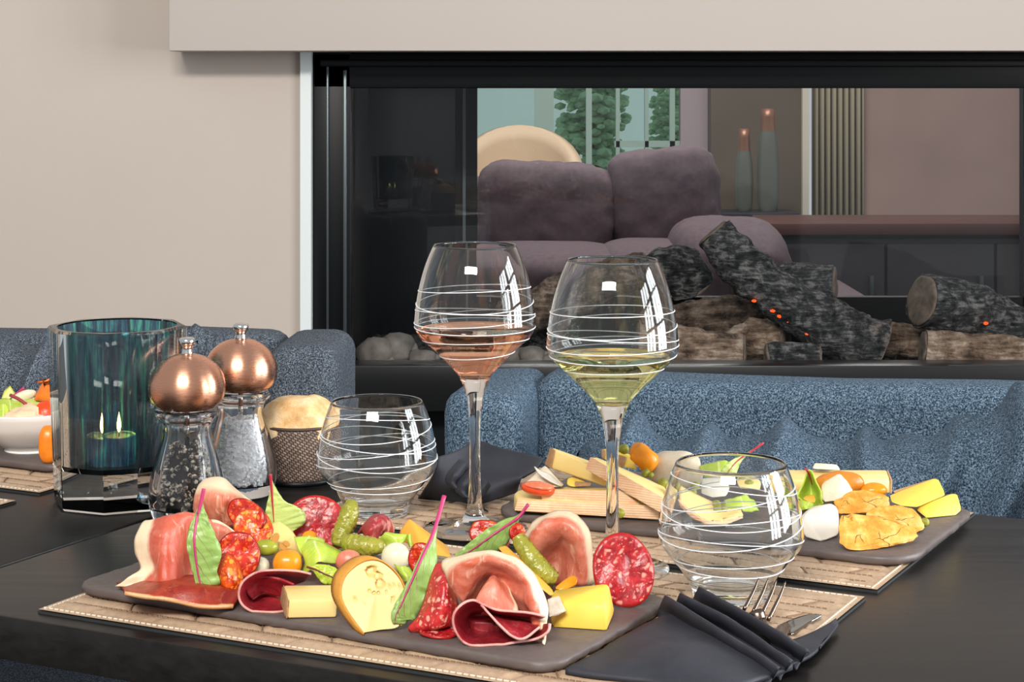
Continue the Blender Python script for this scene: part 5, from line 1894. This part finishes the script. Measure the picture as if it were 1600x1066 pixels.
hull('paste', None, None, gouda_m, [(890, 130, 774), (1060, 165, 776), (1180, 215, 778), (1145, 305, 780), (1040, 290, 780), (885, 210, 778), (1220, 330, 782), (960, 120, 766), (1190, 190, 768)], parent=c6, **rb)
hull('rind', None, None, brown_rind_m, [(1040, 180, 779), (1125, 205, 780), (1100, 292, 781), (1040, 275, 781), (1045, 178, 777), (1125, 203, 778)], parent=c6, bev=.0007, **rb)
hull('rind', None, None, brown_rind_m, [(885, 130, 775), (925, 140, 776), (925, 215, 779), (885, 212, 778), (890, 128, 773), (925, 138, 774)], parent=c6, bev=.0007, **rb)
path('dried_apricot', 'glossy orange dried apricot standing behind the leaning cheese stick', 'fruit', apricot_m, 'D', 786, [(1165, 125, 0), (1215, 150, 0), (1280, 215, 2), (1350, 265, 2), (1385, 290, 2)], [.004, .0085, .0085, .0088, .005], nz=.12, nscale=120)
for i, (x, y, r, g_) in enumerate(((1095, 130, .0045, 780), (1300, 355, .0040, 796), (1345, 370, .0028, 797), (1455, 445, .0046, 806), (1055, 725, .0042, 824))):
    px, py = cp('D', x, y)
    blob('pistachio', 'small green pistachio kernel among the ribbed cheese sticks', 'nut', pist_m, Sl(px, py, g_), (r, r * .85, r * .9), yaw=i * 40, nz=.12, nscale=250, sub=3, group='pistachios on the cheese slate')
# behind / through the right tumbler (close-up 5)
blob('camembert_piece', 'rounded camembert piece with a bloomy rind behind the tumbler', 'cheese', brie_m, Sl(*cp('5', 100, 160), 782), (.0195, .015, .0145), yaw=-10, nz=.06, nscale=70, power=3.2)
wl = thing('cheese_stick', 'curved pale cheese slice with a pink rind seen through the tumbler', 'cheese', Sl(*cp('5', 250, 400), 822))
sheet('paste', None, None, comte_m, '5', 818, [[[(75, 230, -6), (180, 280, -6), (300, 330, -4), (410, 350, -4)], [(90, 300, 2), (170, 350, 4), (270, 395, 6), (415, 365, 4)], [(100, 330, 3), (180, 385, 5), (280, 400, 7), (420, 372, 5)]]], th=.004, parent=wl)
sheet('rind', None, None, ribbed_m, '5', 822, [[[(78, 290, 0), (150, 345, 3), (240, 390, 5), (330, 392, 4), (415, 365, 1)], [(90, 315, 0), (165, 375, 3), (250, 403, 5), (335, 405, 4), (418, 382, 1)]]], th=.002, parent=wl)
hull('goat_cheese_cube', 'white goat cheese cube with a tan cut side seen through the tumbler', 'cheese', goat_m, [(205, 200, 800), (330, 190, 800), (358, 250, 804), (345, 285, 808), (265, 292, 808), (205, 270, 804), (240, 190, 790), (340, 195, 790)], crop='5', bev=.002)
sheet('lettuce_leaf', 'green lettuce leaf behind the tumbler rim', 'lettuce', lettuce_m, '5', 786, [[[(205, 140, 0), (260, 125, 2), (330, 118, 2), (360, 135, 0)], [(215, 170, 4), (270, 160, 6), (330, 155, 6), (355, 160, 2)], [(220, 190, 5), (280, 190, 8), (330, 185, 7), (350, 190, 4)]]], th=.0008, wave=.001)
leaf('green chard leaf with a thin red stalk rising behind the tumbler', '5', 800, [(512, 35, -8, 4, 4), (460, 72, -6, 4, 4), (410, 105, -4, 8, 14), (380, 130, -2, 22, 34), (355, 160, 0, 30, 40), (330, 195, 0, 30, 30), (310, 230, 0, 6, 6)], chard_pale_m, red_stem_m, stem_r=.0011, curl=.2)
sheet('lettuce_leaf', 'crumpled lettuce seen through the tumbler under the goat cheese cube', 'lettuce', lettuce_m, '5', 812, [[[(330, 300, -2), (380, 290, 2), (430, 280, 0), (480, 300, -2)], [(340, 330, 3), (390, 320, 6), (440, 320, 4), (490, 330, 0)], [(350, 350, 4), (400, 350, 7), (450, 350, 4), (500, 350, 0)]]], th=.0008, wave=.0015, wscale=150)
for i, (x, y, r, g_) in enumerate(((175, 235, .0048, 802), (165, 265, .0040, 804), (300, 345, .0052, 818), (325, 340, .0044, 818), (290, 320, .004, 816), (455, 225, .0045, 800), (420, 205, .0035, 796))):
    blob('pistachio', 'small green pistachio kernel behind the etched tumbler', 'nut', pist_m, Sl(*cp('5', x, y), g_), (r, r * .85, r * .8), yaw=i * 33, nz=.12, nscale=250, sub=3, group='pistachios on the cheese slate')
hull('cheese_cube', 'pale orange cheese cube behind the tumbler beside the leaf', 'cheese', comte_m, [(385, 200, 796), (470, 195, 796), (520, 215, 800), (515, 255, 804), (400, 250, 804), (400, 190, 788), (510, 200, 790)], crop='5', bev=.0015)
# right part (close-up E)
lc = thing('cheese_stick', 'long pale yellow cheese stick along the back of the cheese slate', 'cheese', Sl(1305, 772, 772))
hull('paste', None, None, comte_m, [(70, 330, 776), (905, 335, 771), (895, 230, 771), (60, 235, 776), (60, 160, 764), (870, 162, 757), (905, 240, 760)], crop='E', parent=lc)
hull('rind', None, None, brown_rind_m, [(902, 338, 772), (912, 336, 770), (916, 240, 764), (885, 165, 756), (872, 162, 757), (898, 228, 771)], crop='E', parent=lc, bev=.0006)
hull('brie_piece', 'thin white brie piece lying on the long back cheese stick', 'cheese', brie_m, [(320, 155, 768), (345, 110, 766), (510, 122, 766), (538, 165, 768), (500, 160, 762), (350, 120, 760)], crop='E', bev=.0012)
blob('dried_apricot', 'brownish orange dried apricot behind the pointed goat cheese', 'fruit', plain('dark_apricot', lin(200, 124, 40), .3, nscale=90, namp=.2), Sl(*cp('E', 525, 265), 784), (.0195, .010, .0105), nz=.10, nscale=80)
blob('dried_apricot', 'bright orange dried apricot peeping over the bread slices', 'fruit', apricot_m, Sl(*cp('E', 780, 310), 786), (.0105, .008, .0060), nz=.06, nscale=90)
lt = sheet('lettuce_leaf', 'upright green leaf with a dark red tip beside the goat cheese', 'lettuce', lettuce_m, 'E', 792, [
    [[(285, 165, -2), (300, 160, 0), (325, 170, 0)], [(260, 260, 0), (310, 250, -6), (355, 250, 3)], [(215, 340, 2), (320, 330, -8), (390, 320, 4)], [(225, 370, 2), (330, 400, -6), (395, 380, 5)], [(345, 435, 4), (360, 440, 2), (410, 410, 5)]]], th=.0008)
path('stalk', None, None, red_stem_m, 'E', 791, [(268, 150, 0), (295, 175, 0), (312, 215, -2), (325, 270, -4)], [.0006, .0010, .0010, .0005], seg=6, parent=lt)
sheet('lettuce_leaf', 'ruffled green lettuce behind the large white goat cheese', 'lettuce', lettuce_m, 'E', 798, [[[(215, 380, -2), (270, 390, 2), (330, 410, 0), (350, 430, -2)], [(225, 430, 3), (270, 425, 6), (310, 430, 4), (345, 445, 0)], [(235, 470, 4), (280, 455, 7), (310, 450, 5), (340, 455, 2)]]], th=.0008, wave=.0012, wscale=150)
hull('dried_fruit_piece', 'small orange fruit piece under the upright green leaf', 'fruit', orange_ch_m, [(250, 370, 796), (280, 350, 794), (345, 345, 794), (355, 400, 798), (300, 405, 798), (300, 350, 788)], crop='E', bev=.001)
hull('goat_cheese_wedge', 'pointed tan white goat cheese wedge leaning over the bread', 'cheese', brie_m, [(385, 270, 790), (530, 180, 786), (630, 320, 792), (520, 390, 800), (405, 400, 800), (540, 190, 776), (620, 310, 780), (395, 380, 796)], crop='E', bev=.0018, nz=.0006, nscale=150, cuts=1)
hull('goat_cheese', 'large snow white goat cheese wedge at the front edge of the cheese slate', 'cheese', goat_m, [(245, 480, 838), (330, 430, 828), (460, 405, 824), (510, 440, 826), (525, 500, 832), (520, 640, 842), (400, 695, 848), (265, 660, 844), (250, 600, 842), (340, 440, 818), (500, 430, 814), (520, 600, 830)], crop='E', bev=.003, seg=3)


def bread(label, pts, g0, gd, nz=.0016):
    """a torn piece of golden loaf: crusted dome over a flat base"""
    return hull('bread_piece', label, 'bread', gold_m, [(x, y, g0 + d) for x, y, d in pts], crop='E', bev=.005, seg=4, nz=nz, nscale=170, cuts=3, group='golden bread pieces', smooth=2)


bread('golden bread piece tucked behind the two front ones', [(490, 400, -2), (560, 345, -6), (690, 310, -10), (830, 335, -10), (890, 370, -8), (900, 440, 0), (760, 480, 4), (530, 490, 4), (500, 440, 0), (700, 320, -22), (850, 350, -22)], 812, 0)
bread('golden bread piece with deep cracks between two others', [(700, 470, -2), (780, 435, -6), (950, 425, -10), (1060, 450, -10), (1130, 520, -6), (1160, 600, 0), (1120, 630, 4), (900, 620, 4), (720, 520, 0), (950, 430, -22), (1100, 490, -20)], 832, 0)
bread('golden bread piece lying in front on the cheese slate', [(525, 500, -4), (620, 490, -4), (800, 500, -6), (960, 545, -6), (1080, 595, -4), (1125, 640, -2), (1050, 690, 0), (900, 735, 2), (720, 758, 6), (590, 750, 8), (525, 700, 6), (515, 600, 2), (620, 495, -16), (900, 530, -18)], 855, 0)
y1 = hull('cheese_block', 'yellow cheese block leaning at the raised end of the cheese slate', 'cheese', gouda_m, [(885, 345, 800), (940, 335, 798), (975, 395, 806), (1100, 440, 810), (1310, 350, 800), (1245, 215, 788), (1180, 240, 786), (900, 400, 806), (980, 430, 810), (1280, 300, 786)], crop='E', bev=.002)
hull('rind', None, None, brown_rind_m, [(920, 315, 797), (1180, 235, 785), (1190, 245, 786), (930, 335, 798), (925, 320, 793), (1185, 236, 783)], crop='E', bev=.0006, parent=y1)
hull('cheese_block', 'small yellow cheese block lying under the leaning one', 'cheese', gouda_m, [(1085, 455, 806), (1160, 520, 812), (1385, 498, 806), (1425, 460, 803), (1390, 340, 798), (1330, 345, 800), (1100, 430, 806), (1350, 335, 790), (1390, 345, 790)], crop='E', bev=.0018)
blob('pistachio', 'small green pistachio kernel between bread and yellow cheese block', 'nut', pist_m, Sl(*cp('E', 1155, 545), 822), (.0035, .003, .0033), nz=.12, nscale=250, sub=3, group='pistachios on the cheese slate')

# ------------------------------------------------------------------ white bowl on the left slate
bwl = P(*cp('F', 215, 905), 712, HP) + Vector((0, .03, 0))
bwl.z = CAMZ - HP
Hb = .0385
bowl_prof = smooth_profile([(.0235, .0), (.0240, .003), (.034, .010), (.047, .022), (.0535, .033), (.0550, Hb)], 5) + [(.0535, Hb + .0006)] + smooth_profile([(.0520, Hb - .002), (.0500, .031), (.0435, .0225), (.030, .012), (.012, .008), (0, .0075)], 4)
tag(obj('serving_bowl', lathe([(0, .001), (.021, .001), (.022, 0)] + bowl_prof, bwl, 56), plain('white_porcelain', lin(238, 234, 228), .15)), 'small white porcelain bowl of dip and salad', 'bowl')
ztop = bwl.z + Hb


def B(x, y, dy=0.0):
    return W(*cp('F', x, y), bwl.y + dy)


blob('dip', 'swirl of pinkish cream dip in the white bowl', 'dip', plain('cream_dip', lin(236, 204, 168), .5, nscale=120, namp=.1, bumpv=.5), B(270, 650, -.012), (.026, .022, .016), nz=.28, nscale=90)


def bsheet(name, label, cat, mat, rows, th=.0008):
    me = bpy.data.meshes.new(name)
    grid = [spline([B(x, y, d) for x, y, d in r], 6) for r in rows]
    cols = len(grid[0])
    full = [spline([grid[i][j] for i in range(len(grid))], 6) for j in range(cols)]
    nr = len(full[0])
    vv, ff, uu = [], [], []
    for i in range(nr):
        for j in range(cols):
            v = full[j][i]
            vv.append(v + Vector((0, mnoise.noise(v * 120), mnoise.noise(v * 120 + Vector((4, 4, 4))))) * .0012)
            uu.append((j / (cols - 1), i / (nr - 1)))
    for i in range(nr - 1):
        for j in range(cols - 1):
            a = i * cols + j
            ff.append((a, a + 1, a + cols + 1, a + cols))
    me.from_pydata(vv, [], ff)
    ul = me.uv_layers.new(name='UVMap')
    for lp in me.loops:
        ul.data[lp.index].uv = uu[lp.vertex_index]
    o = link(name, me, mat)
    o.modifiers.new('thickness', 'SOLIDIFY').thickness = th
    tag(o, label, cat)


bsheet('lettuce_leaf', 'yellow green lettuce heart leaf at the near side of the white bowl', 'lettuce', lettuce_m, [[(-60, 460, 0), (0, 450, -.01), (60, 450, -.012), (70, 520, -.01)], [(-60, 560, -.01), (0, 560, -.02), (70, 560, -.022), (110, 600, -.018)], [(-60, 700, -.015), (0, 700, -.03), (80, 705, -.03), (160, 705, -.026)]])
bsheet('lettuce_leaf', 'pale lettuce leaf leaning at the back of the white bowl', 'lettuce', lettuce_m, [[(-40, 430, .03), (40, 400, .03), (130, 420, .03), (210, 440, .028)], [(-40, 500, .02), (60, 470, .012), (140, 470, .012), (220, 490, .02)], [(-40, 560, .01), (60, 540, 0), (140, 550, 0), (220, 560, .01)]])
bsheet('cucumber_strip', 'light green cucumber strip lying across the white bowl', 'cucumber', plain('cucumber', lin(186, 196, 104), .3, nscale=100, namp=.15), [[(200, 425, .03), (330, 415, .03), (500, 415, .03)], [(210, 470, .026), (340, 470, .024), (500, 470, .026)], [(230, 520, .02), (350, 525, .018), (500, 530, .02)]], .003)
lem = thing('lemon_wedge', 'lemon wedge standing at the back of the white bowl', 'lemon', B(80, 400, .034))
for nm, mt, k in (('peel', plain('lemon_peel', lin(190, 190, 70), .4), 0), ('flesh', plain('lemon_flesh', lin(226, 224, 150), .3, nscale=200, namp=.1), 1)):
    bm = bmesh.new()
    pts = [(15, 390), (40, 320), (100, 268), (150, 345), (100, 400)] if not k else [(26, 392), (50, 330), (98, 285), (140, 347), (98, 396)]
    for x, y in pts:
        bm.verts.new(B(x, y, .034 - .002 * k))
        bm.verts.new(B(x, y, .040 - .002 * k))
    bmesh.ops.convex_hull(bm, input=bm.verts[:])
    sharp(obj(nm, bm, mt, lem), 40)
obj_r = blob('radish', 'pale radish slice behind the red stalk in the white bowl', 'radish', onion_m, B(235, 370, .03), (.012, .004, .0052), pitch=-18, nz=.03)
stk = [B(100, 360, .0), B(200, 410, -.004), (B(300, 490, -.008)), B(375, 555, -.01)]
tag(obj('beet_stalk', tube_bm(spline(stk, 6), [.0016] * 19, 8), plain('beet_stalk', lin(150, 56, 60), .4)), 'long dark red stalk lying across the white bowl', 'stalk')
stk = [B(120, 385, .03), B(190, 330, .03), B(235, 290, .03)]
tag(obj('beet_stalk', tube_bm(spline(stk, 6), [.0016] * 13, 8), stem_m), 'short magenta stalk pointing up from the white bowl', 'stalk')
straw_m = plain('strawberry_red', lin(226, 66, 20), .3, nscale=300, namp=.3, bumpv=.4)
blob('strawberry', 'bright red orange strawberry half at the rim of the white bowl', 'strawberry', straw_m, B(450, 590, -.005), (.0135, .012, .0165), nz=.04, nscale=80)
hull_pts = [(320, 412), (400, 250), (440, 215), (500, 220), (510, 412)]
bm = bmesh.new()
for x, y in hull_pts:
    bm.verts.new(B(x, y, .035))
    bm.verts.new(B(x + 8, y + 6, .018))
bmesh.ops.convex_hull(bm, input=bm.verts[:])
bmesh.ops.bevel(bm, geom=bm.edges[:], offset=.003, segments=3, profile=.5, affect='EDGES')
tag(obj('melon_wedge', bm, plain('orange_melon', lin(240, 122, 40), .3, nscale=120, namp=.2)), 'orange melon wedge standing behind the white bowl contents', 'melon')
pm = W(*cp('F', 490, 900), 1.72)
blob('melon_piece', 'orange melon piece resting on the slate beside the white bowl', 'melon', plain('orange_melon_piece', lin(240, 130, 24), .3, nscale=120, namp=.15), Vector((pm.x, 1.715, CAMZ - HP + .0165)), (.0085, .010, .0165), nz=.06, nscale=60, power=2.6)
